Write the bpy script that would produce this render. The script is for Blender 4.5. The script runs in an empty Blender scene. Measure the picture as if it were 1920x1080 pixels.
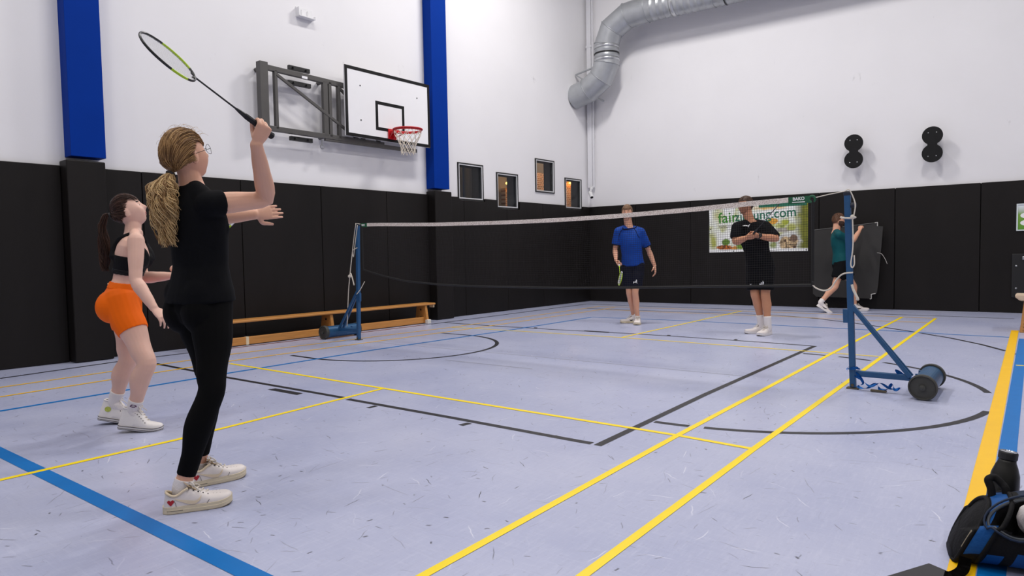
import bpy, bmesh, math, random
from mathutils import Vector, Matrix, noise
from mathutils.bvhtree import BVHTree
random.seed(7)
V = Vector
PI = math.pi
SC = bpy.context.scene
COL = SC.collection

# ------------------------------------------------------------------ camera
cam_d = bpy.data.cameras.new('camera')
cam = bpy.data.objects.new('camera', cam_d)
COL.objects.link(cam)
cam_d.sensor_width = 36.0
cam_d.lens = 36.0 * 1261.19 / 1920.0
cam_d.clip_start = 0.05
cam_d.clip_end = 100
def cam_matrix(pos, yaw, pitch, roll):
    cy, sy, cp, sp, cr, sr = math.cos(yaw), math.sin(yaw), math.cos(pitch), math.sin(pitch), math.cos(roll), math.sin(roll)
    f = V((sy*cp, cy*cp, sp)); rt = V((cy, -sy, 0)); up = rt.cross(f)
    r2 = rt*cr + up*sr; u2 = up*cr - rt*sr
    m = Matrix((r2, u2, -f)).transposed().to_4x4()
    m.translation = V(pos)
    return m
cam.matrix_world = cam_matrix((4.2403, -5.7434, 1.1133), -0.6592, -0.0496, -0.0177)
SC.camera = cam

# ------------------------------------------------------------------ light and exposure
SC.view_settings.view_transform = 'Standard'
SC.view_settings.look = 'None'
SC.view_settings.gamma = 1.0
SC.view_settings.use_curve_mapping = False
SC.view_settings.exposure = 0.0
world = bpy.data.worlds.new('world')
SC.world = world
world.use_nodes = True
world.node_tree.nodes['Background'].inputs[0].default_value = (0.8, 0.85, 1.0, 1)
world.node_tree.nodes['Background'].inputs[1].default_value = 0.25
CEIL = 8.6
LIGHT_W = 95.0
LAMP_SPOTS = [(x, y) for x in (-1.2, 3.2, 8.0) for y in (-9.0, -5.2, -1.2, 3.6)]
for i, (x, y) in enumerate(LAMP_SPOTS):
    ld = bpy.data.lights.new('hall_light', 'AREA')
    ld.shape = 'RECTANGLE'; ld.size = 0.5; ld.size_y = 1.5
    ld.energy = LIGHT_W * {-9.0: 0.7, -5.2: 0.85, -1.2: 1.0, 3.6: 1.6}[y] * {-1.2: 1.15, 3.2: 1.0, 8.0: 0.9}[x] * (1.5 if (x, y) == (-1.2, 3.6) else 1.0)
    ld.color = (1.0, 0.965, 0.94)
    lo = bpy.data.objects.new('hall_light', ld)
    lo.location = (x, y, CEIL - 0.47)
    COL.objects.link(lo)

# ------------------------------------------------------------------ materials
def srgb(r, g, b):
    f = lambda c: (c/255/12.92) if c/255 <= 0.04045 else ((c/255+0.055)/1.055)**2.4
    return (f(r), f(g), f(b), 1.0)
MATS = {}
def mat(name, col, rough=0.5, metal=0.0, spec=0.5, var=0.0, vscale=8.0, bump=0.0, bscale=60.0, stretch=None, sss=0.0, emit=0.0, alpha=None, sheen=0.0, var2=None):
    if name in MATS: return MATS[name]
    m = bpy.data.materials.new(name); m.use_nodes = True
    nt = m.node_tree; N = nt.nodes; L = nt.links
    b = N['Principled BSDF']
    c = srgb(*col)
    b.inputs['Base Color'].default_value = c
    b.inputs['Roughness'].default_value = rough
    b.inputs['Metallic'].default_value = metal
    b.inputs['Specular IOR Level'].default_value = spec
    if sss:
        b.inputs['Subsurface Weight'].default_value = sss
        b.inputs['Subsurface Radius'].default_value = (0.012, 0.005, 0.003)
        b.inputs['Subsurface Scale'].default_value = 1.0
    if sheen:
        b.inputs['Sheen Weight'].default_value = sheen
    if emit:
        b.inputs['Emission Color'].default_value = c
        b.inputs['Emission Strength'].default_value = emit
    tc = N.new('ShaderNodeTexCoord'); mp = N.new('ShaderNodeMapping')
    L.new(tc.outputs['Object'], mp.inputs[0])
    if stretch: mp.inputs['Scale'].default_value = stretch
    if var:
        nz = N.new('ShaderNodeTexNoise'); nz.inputs['Scale'].default_value = vscale; nz.inputs['Detail'].default_value = 6
        L.new(mp.outputs[0], nz.inputs['Vector'])
        mx = N.new('ShaderNodeMix'); mx.data_type = 'RGBA'
        L.new(nz.outputs['Fac'], mx.inputs['Factor'])
        lo = [max(0, x*(1-var)) for x in c[:3]] + [1]
        hi = [min(1, x*(1+var)) for x in c[:3]] + [1]
        if var2: hi = srgb(*var2)
        mx.inputs['A'].default_value = lo; mx.inputs['B'].default_value = hi
        L.new(mx.outputs['Result'], b.inputs['Base Color'])
    if bump:
        nb = N.new('ShaderNodeTexNoise'); nb.inputs['Scale'].default_value = bscale; nb.inputs['Detail'].default_value = 4
        L.new(mp.outputs[0], nb.inputs['Vector'])
        bp = N.new('ShaderNodeBump'); bp.inputs['Strength'].default_value = bump; bp.inputs['Distance'].default_value = 0.01
        L.new(nb.outputs['Fac'], bp.inputs['Height'])
        L.new(bp.outputs[0], b.inputs['Normal'])
    MATS[name] = m
    return m

def nodes_of(m):
    return m.node_tree.nodes, m.node_tree.links, m.node_tree.nodes['Principled BSDF']

# ------------------------------------------------------------------ objects
def mesh_obj(name, bm, m=None, parent=None, smooth=False, loc=None):
    me = bpy.data.meshes.new(name)
    bm.normal_update()
    bm.to_mesh(me); bm.free()
    ms = m if isinstance(m, (list, tuple)) else [m]
    for x in ms:
        if x: me.materials.append(x)
    if smooth:
        me.polygons.foreach_set('use_smooth', [True]*len(me.polygons))
    o = bpy.data.objects.new(name, me)
    COL.objects.link(o)
    if parent: o.parent = parent
    if loc is not None: o.location = loc
    return o
def thing(name, label, cat, loc=(0, 0, 0), group=None):
    o = bpy.data.objects.new(name, None); COL.objects.link(o)
    o.empty_display_size = 0.1
    o.location = loc
    o['label'] = label; o['category'] = cat
    if group: o['group'] = group
    return o
def tag(o, label, cat, group=None):
    o['label'] = label; o['category'] = cat
    if group: o['group'] = group
    return o
def struct(o, label=None):
    o['kind'] = 'structure'
    if label: o['label'] = label
    return o
def share(o, parent=None, name=None, matrix=None, loc=None):
    c = o.copy(); COL.objects.link(c)
    if parent: c.parent = parent
    if loc is not None: c.location = loc
    return c

# ------------------------------------------------------------------ shape helpers
def frame_mat(x, y, z, o):
    m = Matrix((x, y, z)).transposed().to_4x4(); m.translation = V(o); return m
def box(bm, cx, cy, cz, sx, sy, sz, M=None, bev=0.0, mi=0):
    vs = []
    for dx in (-.5, .5):
        for dy in (-.5, .5):
            for dz in (-.5, .5):
                p = V((cx+dx*sx, cy+dy*sy, cz+dz*sz))
                vs.append(bm.verts.new(M @ p if M else p))
    F = [(0,1,3,2),(4,6,7,5),(0,4,5,1),(2,3,7,6),(0,2,6,4),(1,5,7,3)]
    fs = [bm.faces.new([vs[i] for i in f]) for f in F]
    for f in fs: f.material_index = mi
    if bev:
        es = list({e for f in fs for e in f.edges})
        bmesh.ops.bevel(bm, geom=es, offset=bev, segments=2, affect='EDGES', profile=0.5)
    return fs
def perp(d):
    d = d.normalized()
    a = V((0, 0, 1)) if abs(d.z) < 0.9 else V((1, 0, 0))
    x = a.cross(d).normalized()
    return x, d.cross(x).normalized()
def tube(bm, pts, r, n=10, caps=True, mi=0):
    """round tube through pts; r is a number or one per point"""
    pts = [V(p) for p in pts]
    rr = r if isinstance(r, (list, tuple)) else [r]*len(pts)
    prev = None; rings = []
    for i, p in enumerate(pts):
        if i == 0: d = pts[1]-pts[0]
        elif i == len(pts)-1: d = pts[-1]-pts[-2]
        else: d = (pts[i+1]-pts[i]).normalized() + (pts[i]-pts[i-1]).normalized()
        if d.length < 1e-9: d = V((0, 0, 1))
        d.normalize()
        if prev is None: x, y = perp(d)
        else:
            x = prev - d*prev.dot(d)
            if x.length < 1e-6: x, _ = perp(d)
            x.normalize(); y = d.cross(x)
        prev = x
        rings.append([bm.verts.new(p + x*rr[i]*math.cos(2*PI*k/n) + y*rr[i]*math.sin(2*PI*k/n)) for k in range(n)])
    for a, b in zip(rings[:-1], rings[1:]):
        for k in range(n):
            f = bm.faces.new((a[k], a[(k+1) % n], b[(k+1) % n], b[k])); f.material_index = mi
    if caps:
        f = bm.faces.new(rings[0][::-1]); f.material_index = mi
        f = bm.faces.new(rings[-1]); f.material_index = mi
    return rings
def lathe(bm, prof, n=32, M=None, mi=0, cap0=True, cap1=True):
    """prof: list of (radius, z)"""
    rings = []
    for r, z in prof:
        rings.append([bm.verts.new((M @ V((r*math.cos(2*PI*k/n), r*math.sin(2*PI*k/n), z))) if M else V((r*math.cos(2*PI*k/n), r*math.sin(2*PI*k/n), z))) for k in range(n)])
    for a, b in zip(rings[:-1], rings[1:]):
        for k in range(n):
            f = bm.faces.new((a[k], a[(k+1) % n], b[(k+1) % n], b[k])); f.material_index = mi
    if cap0: bm.faces.new(rings[0][::-1]).material_index = mi
    if cap1: bm.faces.new(rings[-1]).material_index = mi
    return rings
def sphere(bm, c, rx, ry=None, rz=None, M=None, u=16, v=10, mi=0):
    ry = rx if ry is None else ry; rz = rx if rz is None else rz
    r = bmesh.ops.create_uvsphere(bm, u_segments=u, v_segments=v, radius=1.0)
    for w in r['verts']:
        p = V((w.co.x*rx, w.co.y*ry, w.co.z*rz))
        if M: p = M.to_3x3() @ p
        w.co = p + V(c)
    for f in {f for w in r['verts'] for f in w.link_faces}: f.material_index = mi
def prism(bm, outline, z0, z1, M=None, mi=0):
    """outline: list of (x, y); extruded z0..z1"""
    T = (lambda p: M @ p) if M else (lambda p: p)
    a = [bm.verts.new(T(V((x, y, z0)))) for x, y in outline]
    b = [bm.verts.new(T(V((x, y, z1)))) for x, y in outline]
    n = len(a)
    fs = [bm.faces.new(a[::-1]), bm.faces.new(b)]
    for k in range(n):
        fs.append(bm.faces.new((a[k], a[(k+1) % n], b[(k+1) % n], b[k])))
    for f in fs: f.material_index = mi
    return fs
def smooth_path(pts, k=4):
    """Catmull-Rom resampling"""
    P = [V(p) for p in pts]; out = []
    for i in range(len(P)-1):
        p0 = P[max(i-1, 0)]; p1 = P[i]; p2 = P[i+1]; p3 = P[min(i+2, len(P)-1)]
        for j in range(k):
            t = j/k
            out.append(0.5*((2*p1) + (p2-p0)*t + (2*p0-5*p1+4*p2-p3)*t*t + (3*p1-p0-3*p2+p3)*t**3))
    out.append(P[-1])
    return out
def text_mesh(name, body, size, m, parent, M, depth=0.0005, xs=1.0, bold=0.0, align='LEFT'):
    cu = bpy.data.curves.new('txt', 'FONT'); cu.body = body; cu.size = size; cu.extrude = depth; cu.offset = bold
    cu.align_x = align
    to = bpy.data.objects.new('txt', cu); COL.objects.link(to)
    dg = bpy.context.evaluated_depsgraph_get()
    me = bpy.data.meshes.new_from_object(to.evaluated_get(dg))
    bpy.data.objects.remove(to); bpy.data.curves.remove(cu)
    me.materials.clear(); me.materials.append(m)
    for v in me.vertices: v.co = M @ V((v.co.x*xs, v.co.y, v.co.z))
    o = bpy.data.objects.new(name, me); COL.objects.link(o)
    if parent: o.parent = parent
    return o
def eval_mods(bm, mods):
    """run modifiers over a bmesh, give a new bmesh back"""
    me = bpy.data.meshes.new('tmp'); bm.to_mesh(me); bm.free()
    o = bpy.data.objects.new('tmp', me); COL.objects.link(o)
    for typ, kw in mods:
        md = o.modifiers.new(typ, typ)
        for k, v in kw.items(): setattr(md, k, v)
    dg = bpy.context.evaluated_depsgraph_get()
    me2 = bpy.data.meshes.new_from_object(o.evaluated_get(dg))
    out = bmesh.new(); out.from_mesh(me2)
    bpy.data.objects.remove(o); bpy.data.meshes.remove(me); bpy.data.meshes.remove(me2)
    return out
def remeshed(bm, voxel, smooth=4, factor=0.5):
    mods = [('REMESH', dict(mode='VOXEL', voxel_size=voxel, use_smooth_shade=True))]
    if smooth: mods.append(('SMOOTH', dict(factor=factor, iterations=smooth)))
    return eval_mods(bm, mods)
# court lines measured on the floor: colour, width, points in metres
LINES = [
('yellow', 0.04, [(3.03, -9.0), (3.028, -3.79), (3.019, -1.983), (3.035, 1.979), (3.054, 6.59)]),
('yellow', 0.04, [(2.6, -9.0), (2.576, -4.113), (2.553, -1.953), (2.56, 1.997), (2.596, 6.604)]),
('yellow', 0.04, [(-2.547, -1.942), (-0.092, -1.953), (2.553, -1.953), (3.019, -1.983)]),
('yellow', 0.04, [(0.06, -6.7), (0.053, -4.671), (0.048, -3.768), (-0.092, -1.953)]),
('yellow', 0.04, [(-2.892, 1.901), (-2.489, 1.968), (-0.015, 2.073), (2.558, 1.995), (3.03, 1.984)]),
('yellow', 0.04, [(-0.015, 2.073), (0.016, 6.637)]),
('amber', 0.04, [(-2.899, 6.427), (-1.323, 6.531), (0.024, 6.615), (1.026, 6.639), (2.597, 6.605), (3.051, 6.588)]),
('amber', 0.04, [(-2.354, 5.776), (-1.399, 5.758), (0.073, 5.818), (0.857, 5.879), (2.315, 5.78), (3.024, 5.838)]),
('amber', 0.04, [(-3.05, -9), (-3.091, -3.828), (-3.2, -1.512), (-2.892, 1.901), (-2.899, 6.427)]),
('amber', 0.04, [(-2.5, -9), (-2.57, -3.968), (-2.709, -1.839), (-2.489, 1.968), (-2.466, 6.295)]),
('yellow', 0.04, [(4.132, 2.041), (4.25, 2.044)]),
('amber', 0.08, [(4.06, -9.0), (4.064, -1.993), (4.07, 5.25)]),
('blue', 0.05, [(-1.88, -9), (-1.914, -4.144), (-1.986, -2.294), (-1.995, -1.261), (-1.997, -0.43), (-1.855, 1.914), (-1.818, 4.337)]),
('blue', 0.05, [(-1.818, 4.337), (-0.392, 4.475), (0.974, 4.49), (1.592, 4.461), (2.995, 4.465), (3.415, 4.397), (4.048, 4.398)]),
('blue', 0.08, [(-1.9, -4.51), (-0.57, -4.504), (2.091, -4.481), (4.1, -4.48)]),
('blue', 0.08, [(4.137, -9), (4.15, -0.948), (4.163, 4.3)]),
('black', 0.05, [(-3.667, -3.673), (-3.813, -2.49), (-3.78, -1.784), (-3.71, -1.237)]),
('red', 0.05, [(-3.71, -1.237), (-3.636, -0.018), (-3.543, 1.933)]),
('black', 0.05, [(-3.543, 1.933), (-3.522, 2.501), (-3.501, 6.916)]),
('black', 0.05, [(-3.501, 6.916), (-1.479, 6.875), (0.528, 7.025), (2.059, 7.012), (3.196, 7.042), (4.032, 7.026)]),
('black', 0.05, [(-3.276, -2.385), (-1.782, -2.411), (-0.328, -2.387), (-0.037, -2.385)]),
('black', 0.05, [(-0.005, -2.399), (1.062, -2.389), (2.106, -2.394), (2.215, -2.391)]),
('black', 0.05, [(2.264, -2.412), (2.242, -0.741), (2.269, 2.478)]),
('black', 0.05, [(-3.542, 2.401), (-2.492, 2.38), (-1.71, 2.417), (-1.126, 2.432), (-0.434, 2.505), (0.487, 2.533), (1.846, 2.495), (2.24, 2.462)]),
('black', 0.05, [(-2.878, 5.896), (-1.678, 5.91), (-0.0, 6.074), (0.801, 6.07), (1.423, 5.802), (2.045, 5.384), (2.542, 4.95), (3.009, 4.494)]),
('black', 0.05, [(3.102, 4.374), (3.447, 4.009), (3.794, 3.509), (4.03, 3.054)]),
('black', 0.05, [(4.116, 2.879), (4.207, 2.674)]),
('black', 0.12, [(3.4, -4.2), (3.924, -3.23), (4.021, -3.05)]),
('grey', 0.02, [(-2.582, 0.072), (-0.643, 0.14), (0.869, 0.166)]),
('grey', 0.02, [(-0.713, -0.537), (0.414, -0.506)]),
('grey', 0.02, [(0.869, 0.166), (2.256, 0.182)]),
]
BLOCKS = [[(-0.896, -2.534), (-0.894, -2.464), (-0.51, -2.457), (-0.488, -2.528)], [(0.354, -2.517), (0.351, -2.432), (0.391, -2.434), (0.392, -2.513)], [(1.264, -2.507), (1.276, -2.431), (1.322, -2.435), (1.312, -2.513)], [(-0.821, 2.439), (-0.864, 2.537), (-0.469, 2.566), (-0.419, 2.448)], [(0.401, 2.538), (0.382, 2.629), (0.431, 2.623), (0.455, 2.536)], [(1.3, 2.543), (1.288, 2.633), (1.331, 2.627), (1.342, 2.537)], [(-1.691, 2.419), (-1.742, 2.517), (-1.682, 2.516), (-1.628, 2.413)]]
# ================================================================== the room
M_white = mat('painted_wall', (232, 231, 233), 0.55, var=0.035, vscale=1.3, bump=0.05, bscale=30, spec=0.35)
def scuff_wall():
    N, L, b = nodes_of(M_white)
    mix = b.inputs['Base Color'].links[0].from_socket
    tc = N.new('ShaderNodeTexCoord'); mp = N.new('ShaderNodeMapping'); mp.inputs['Scale'].default_value = (3, 1.2, 0.8)
    nz = N.new('ShaderNodeTexNoise'); nz.inputs['Scale'].default_value = 2.2; nz.inputs['Detail'].default_value = 9; nz.inputs['Roughness'].default_value = 0.7
    rp = N.new('ShaderNodeValToRGB'); rp.color_ramp.elements[0].position = 0.66; rp.color_ramp.elements[1].position = 0.78
    m2 = N.new('ShaderNodeMix'); m2.data_type = 'RGBA'; m2.inputs['B'].default_value = srgb(190, 188, 190)
    L.new(tc.outputs['Object'], mp.inputs[0]); L.new(mp.outputs[0], nz.inputs['Vector']); L.new(nz.outputs['Fac'], rp.inputs[0])
    L.new(rp.outputs[0], m2.inputs['Factor']); L.new(mix, m2.inputs['A']); L.new(m2.outputs['Result'], b.inputs['Base Color'])
scuff_wall()
M_ceil = mat('ceiling_paint', (150, 150, 154), 0.8, var=0.02)
M_far = mat('hall_grey_wall', (168, 166, 166), 0.7, var=0.05)
M_pad = mat('black_wall_pad', (25, 22, 21), 0.5, var=0.55, vscale=1.5, bump=0.2, bscale=14, spec=0.22, stretch=(1, 1, 0.3))
M_blue_col = mat('blue_column_paint', (0, 50, 142), 0.65, spec=.08, var=0.12, vscale=2)
M_blackm = mat('black_metal', (24, 24, 25), 0.45, var=0.2, bump=0.05)
M_alu = mat('aluminium', (190, 192, 194), 0.35, metal=0.85, var=0.1)

# left wall: its pad face follows X = LA + LB*Y ; wall 5 cm behind the pad face
LA, LB = -4.155, 0.031
ln = V((1, -LB, 0)).normalized(); lt = V((LB, 1, 0)).normalized()
def LW(y, z, off=0.0):
    return V((LA + LB*y, y, z)) + ln*off
def LWM(y, z, off=0.0):
    """frame on the left wall: x along the wall (away from camera), y up, z out of the wall"""
    return frame_mat(lt, V((0, 0, 1)), ln, LW(y, z, off))
BA, BB = 7.95, 0.045
bn = V((BB, -1, 0)).normalized(); bt = V((1, BB, 0)).normalized()
def BW(x, z, off=0.0):
    return V((x, BA + BB*x, z)) + bn*off
def BWM(x, z, off=0.0):
    return frame_mat(bt, V((0, 0, 1)), bn, BW(x, z, off))
PAD = 0.05
ZT = 2.18

WINS = [(3.46, 4.12, 2.155, 2.80), (4.54, 5.17, 2.045, 2.71), (5.79, 6.43, 2.435, 3.10), (6.86, 7.48, 2.13, 2.78)]
WT = 0.24
def build_left_wall():
    bm = bmesh.new()
    ys = sorted({-12.0, 7.85} | {w[0] for w in WINS} | {w[1] for w in WINS})
    zs = sorted({0.0, CEIL} | {w[2] for w in WINS} | {w[3] for w in WINS})
    for i in range(len(ys)-1):
        for j in range(len(zs)-1):
            cy, cz = (ys[i]+ys[i+1])/2, (zs[j]+zs[j+1])/2
            if any(w[0] < cy < w[1] and w[2] < cz < w[3] for w in WINS): continue
            for off in (-PAD, -PAD-WT):
                q = [LW(ys[i], zs[j], off), LW(ys[i+1], zs[j], off), LW(ys[i+1], zs[j+1], off), LW(ys[i], zs[j+1], off)]
                if off == -PAD: q = q[::-1]
                bm.faces.new([bm.verts.new(p) for p in q])
    bmesh.ops.remove_doubles(bm, verts=bm.verts, dist=0.0005)
    return struct(mesh_obj('wall_left', bm, M_white))
wall_left = build_left_wall()
bm = bmesh.new()
bm.faces.new([bm.verts.new(p) for p in (BW(-4.3, 0, -PAD), BW(12, 0, -PAD), BW(12, CEIL, -PAD), BW(-4.3, CEIL, -PAD))])
box(bm, 0, 0, 0, 16.6, CEIL, 0.2, M=frame_mat(bt, V((0, 0, 1)), bn, BW(3.85, CEIL/2, -PAD-0.101)))
wall_back = struct(mesh_obj('wall_back', bm, M_white))
bm = bmesh.new(); box(bm, 12.1, -1.8, CEIL/2, 0.2, 20.8, CEIL)
wall_right = struct(mesh_obj('wall_right', bm, M_far))
bm = bmesh.new(); box(bm, 3.7, -12.1, CEIL/2, 17, 0.2, CEIL)
wall_front = struct(mesh_obj('wall_front', bm, M_far))
bm = bmesh.new(); box(bm, 3.7, -1.8, CEIL+0.1, 17, 21, 0.2)
ceiling = struct(mesh_obj('ceiling', bm, M_ceil))

# floor: pale blue-grey sports lino, brushed streaks and scuffs
def floor_material():
    m = bpy.data.materials.new('sports_floor'); m.use_nodes = True
    N, L, b = nodes_of(m)
    tc = N.new('ShaderNodeTexCoord')
    def noise_tex(scale, stretch, rot, detail=4, rough=0.55):
        mp = N.new('ShaderNodeMapping'); mp.inputs['Scale'].default_value = stretch; mp.inputs['Rotation'].default_value = (0, 0, rot)
        nz = N.new('ShaderNodeTexNoise'); nz.inputs['Scale'].default_value = scale; nz.inputs['Detail'].default_value = detail
        nz.inputs['Roughness'].default_value = rough
        L.new(tc.outputs['Object'], mp.inputs[0]); L.new(mp.outputs[0], nz.inputs['Vector'])
        return nz
    def ramp(src, a, bb, inv=False):
        r = N.new('ShaderNodeValToRGB'); r.color_ramp.elements[0].position = a; r.color_ramp.elements[1].position = bb
        if inv:
            r.color_ramp.elements[0].color = (1, 1, 1, 1); r.color_ramp.elements[1].color = (0, 0, 0, 1)
        L.new(src, r.inputs[0]); return r.outputs[0]
    def mixc(fac, A, B, amt=None):
        mx = N.new('ShaderNodeMix'); mx.data_type = 'RGBA'
        if amt is not None:
            mm = N.new('ShaderNodeMath'); mm.operation = 'MULTIPLY'; mm.inputs[1].default_value = amt
            L.new(fac, mm.inputs[0]); fac = mm.outputs[0]
        L.new(fac, mx.inputs['Factor'])
        for k, s in (('A', A), ('B', B)):
            if isinstance(s, tuple): mx.inputs[k].default_value = s
            else: L.new(s, mx.inputs[k])
        return mx.outputs['Result']
    c = mixc(ramp(noise_tex(0.9, (1, 1, 1), 0).outputs['Fac'], 0.3, 0.7), srgb(166, 172, 202), srgb(186, 190, 214))
    for rot, st in ((0.66, (2, 22, 1)), (0.1, (16, 2, 1)), (1.2, (18, 2.5, 1))):
        c = mixc(ramp(noise_tex(3.2, st, rot, 5, 0.7).outputs['Fac'], 0.52, 0.72), c, srgb(210, 212, 230), 0.24)
    for rot, st in ((0.9, (2, 18, 1)), (0.3, (20, 2.2, 1))):
        c = mixc(ramp(noise_tex(2.7, st, rot, 6, 0.75).outputs['Fac'], 0.56, 0.74), c, srgb(150, 152, 178), 0.28)
    c = mixc(ramp(noise_tex(55, (1, 1, 1), 0, 2).outputs['Fac'], 0.62, 0.75), c, srgb(150, 152, 172), 0.35)
    # scuff marks: one short stroke per cell of a cell pattern, each at its own angle
    def strokes(cells, length, width, keep, colour, amt, seed, bend=0.03):
        nonlocal c
        mp = N.new('ShaderNodeMapping'); mp.inputs['Scale'].default_value = (cells, cells, cells); mp.inputs['Location'].default_value = (seed*3.7, seed*1.9, 0.5)
        L.new(tc.outputs['Object'], mp.inputs[0])
        nz = N.new('ShaderNodeTexNoise'); nz.inputs['Scale'].default_value = 1.7; L.new(mp.outputs[0], nz.inputs['Vector'])
        sb = N.new('ShaderNodeVectorMath'); sb.operation = 'SUBTRACT'; sb.inputs[1].default_value = (.5, .5, .5); L.new(nz.outputs['Color'], sb.inputs[0])
        sc = N.new('ShaderNodeVectorMath'); sc.operation = 'SCALE'; sc.inputs['Scale'].default_value = bend*cells; L.new(sb.outputs[0], sc.inputs[0])
        vo = N.new('ShaderNodeTexVoronoi'); vo.voronoi_dimensions = '2D'; vo.inputs['Scale'].default_value = 1.0; L.new(mp.outputs[0], vo.inputs['Vector'])
        df = N.new('ShaderNodeVectorMath'); df.operation = 'SUBTRACT'; L.new(mp.outputs[0], df.inputs[0]); L.new(vo.outputs['Position'], df.inputs[1])
        ad = N.new('ShaderNodeVectorMath'); ad.operation = 'ADD'; L.new(df.outputs[0], ad.inputs[0]); L.new(sc.outputs[0], ad.inputs[1])
        cs = N.new('ShaderNodeSeparateColor'); L.new(vo.outputs['Color'], cs.inputs[0])
        an = N.new('ShaderNodeMath'); an.operation = 'MULTIPLY'; an.inputs[1].default_value = 6.283; L.new(cs.outputs[0], an.inputs[0])
        ro = N.new('ShaderNodeVectorRotate'); ro.rotation_type = 'Z_AXIS'; L.new(ad.outputs[0], ro.inputs['Vector']); L.new(an.outputs[0], ro.inputs['Angle'])
        sp = N.new('ShaderNodeSeparateXYZ'); L.new(ro.outputs[0], sp.inputs[0])
        def band(sock, lim, soft):
            ab = N.new('ShaderNodeMath'); ab.operation = 'ABSOLUTE'; L.new(sock, ab.inputs[0])
            mr = N.new('ShaderNodeMapRange'); mr.inputs['From Min'].default_value = lim*(1-soft); mr.inputs['From Max'].default_value = lim; mr.inputs['To Min'].default_value = 1; mr.inputs['To Max'].default_value = 0
            L.new(ab.outputs[0], mr.inputs[0]); return mr.outputs[0]
        def mul(p, q):
            m_ = N.new('ShaderNodeMath'); m_.operation = 'MULTIPLY'; L.new(p, m_.inputs[0])
            L.new(q, m_.inputs[1]); return m_.outputs[0]
        k = mul(band(sp.outputs[0], length*cells/2, .5), band(sp.outputs[1], width*cells/2, .6))
        gt = N.new('ShaderNodeMath'); gt.operation = 'LESS_THAN'; gt.inputs[1].default_value = keep; L.new(cs.outputs[1], gt.inputs[0])
        k = mul(k, gt.outputs[0]); k = mul(k, ramp(cs.outputs[2], 0, .9))
        c = mixc(k, c, srgb(*colour), amt)
    strokes(3.2, .17, .006, .40, (96, 96, 112), .5, 1, .05)
    strokes(4.6, .11, .006, .32, (48, 48, 58), .9, 2, .045)
    strokes(7.0, .05, .006, .20, (48, 48, 58), .9, 3)
    strokes(2.3, .26, .007, .45, (122, 122, 140), .6, 4, .08)
    strokes(4.1, .14, .007, .6, (226, 227, 240), .7, 5, .06)
    strokes(6.3, .07, .006, .5, (120, 120, 140), .8, 6)
    strokes(9.0, .028, .012, .16, (60, 60, 72), .9, 7)
    L.new(c, b.inputs['Base Color'])
    b.inputs['Specular IOR Level'].default_value = 0.5
    rn = noise_tex(4, (3, 14, 1), 0.6, 5)
    mr = N.new('ShaderNodeMapRange'); mr.inputs['To Min'].default_value = 0.22; mr.inputs['To Max'].default_value = 0.40
    L.new(rn.outputs['Fac'], mr.inputs[0]); L.new(mr.outputs[0], b.inputs['Roughness'])
    bp = N.new('ShaderNodeBump'); bp.inputs['Strength'].default_value = 0.08; bp.inputs['Distance'].default_value = 0.004
    bn_ = noise_tex(6, (4, 30, 1), 0.4, 4)
    L.new(bn_.outputs['Fac'], bp.inputs['Height']); L.new(bp.outputs[0], b.inputs['Normal'])
    return m
M_floor = floor_material()
bm = bmesh.new(); box(bm, 3.7, -1.8, -0.1, 17, 21, 0.2)
floor = struct(mesh_obj('floor', bm, M_floor))

LCOL = {'amber': mat('amber_line_paint', (252, 196, 0), 0.4, var=0.06, vscale=9), 'yellow': mat('yellow_line_paint', (255, 222, 0), 0.4, var=0.06, vscale=9),
        'blue': mat('blue_line_paint', (0, 110, 186), 0.45, spec=.3, var=0.08, vscale=9),
        'black': mat('black_line_paint', (30, 29, 32), 0.4, var=0.15, vscale=9),
        'red': mat('line_bench_reflection', (96, 38, 42), 0.4, var=0.1, vscale=9),  # black sideline behind the bench, the bench's reflection painted in as dark red
        'grey': mat('seam_grey', (150, 152, 168), 0.5, var=0.05)}
LZ = {'grey': 0.0006, 'black': 0.0010, 'red': 0.0010, 'blue': 0.0014, 'yellow': 0.0018, 'amber': 0.0021}
NSTRIP = [0]
def floor_strip(col, w, pts):
    NSTRIP[0] += 1; z = LZ[col]+NSTRIP[0]*0.00001        # no two crossing lines share a height
    bm = bmesh.new(); P = [V((x, y, z)) for x, y in pts]; prev = None
    for i, p in enumerate(P):
        d = (P[min(i+1, len(P)-1)] - P[max(i-1, 0)]).normalized()
        n = V((-d.y, d.x, 0))*w/2
        a, b = bm.verts.new(p-n), bm.verts.new(p+n)
        if prev: bm.faces.new((prev[0], a, b, prev[1]))
        prev = (a, b)
    o = mesh_obj(('yellow' if col == 'amber' else col) + '_line', bm, LCOL[col], floor)
    return o
for c_, w_, p_ in LINES: floor_strip(c_, w_, p_)
def arc(cx, cy, r, a0, a1, n=24):
    return [(cx+r*math.cos(a0+(a1-a0)*k/n), cy+r*math.sin(a0+(a1-a0)*k/n)) for k in range(n+1)]
floor_strip('black', 0.05, [(-2.48, 1.265), (-2.3, 1.262)] + arc(-2.06, 0.02, 1.25, PI/2, -PI/2, 40) + [(-2.3, -1.226), (-2.49, -1.226)])
for a0, a1 in ((-1.555, -1.425), (-1.372, -0.16), (0.235, 1.075), (1.155, 1.34), (1.40, 1.545)):
    floor_strip('black', 0.05, arc(2.265, 0.045, 1.772, a0, a1, max(2, int(abs(a1-a0)*18))))
for q in BLOCKS:
    bm = bmesh.new(); bm.faces.new([bm.verts.new((x, y, 0.0012)) for x, y in q][::-1]); mesh_obj('block_mark', bm, LCOL['black'], floor)

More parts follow.
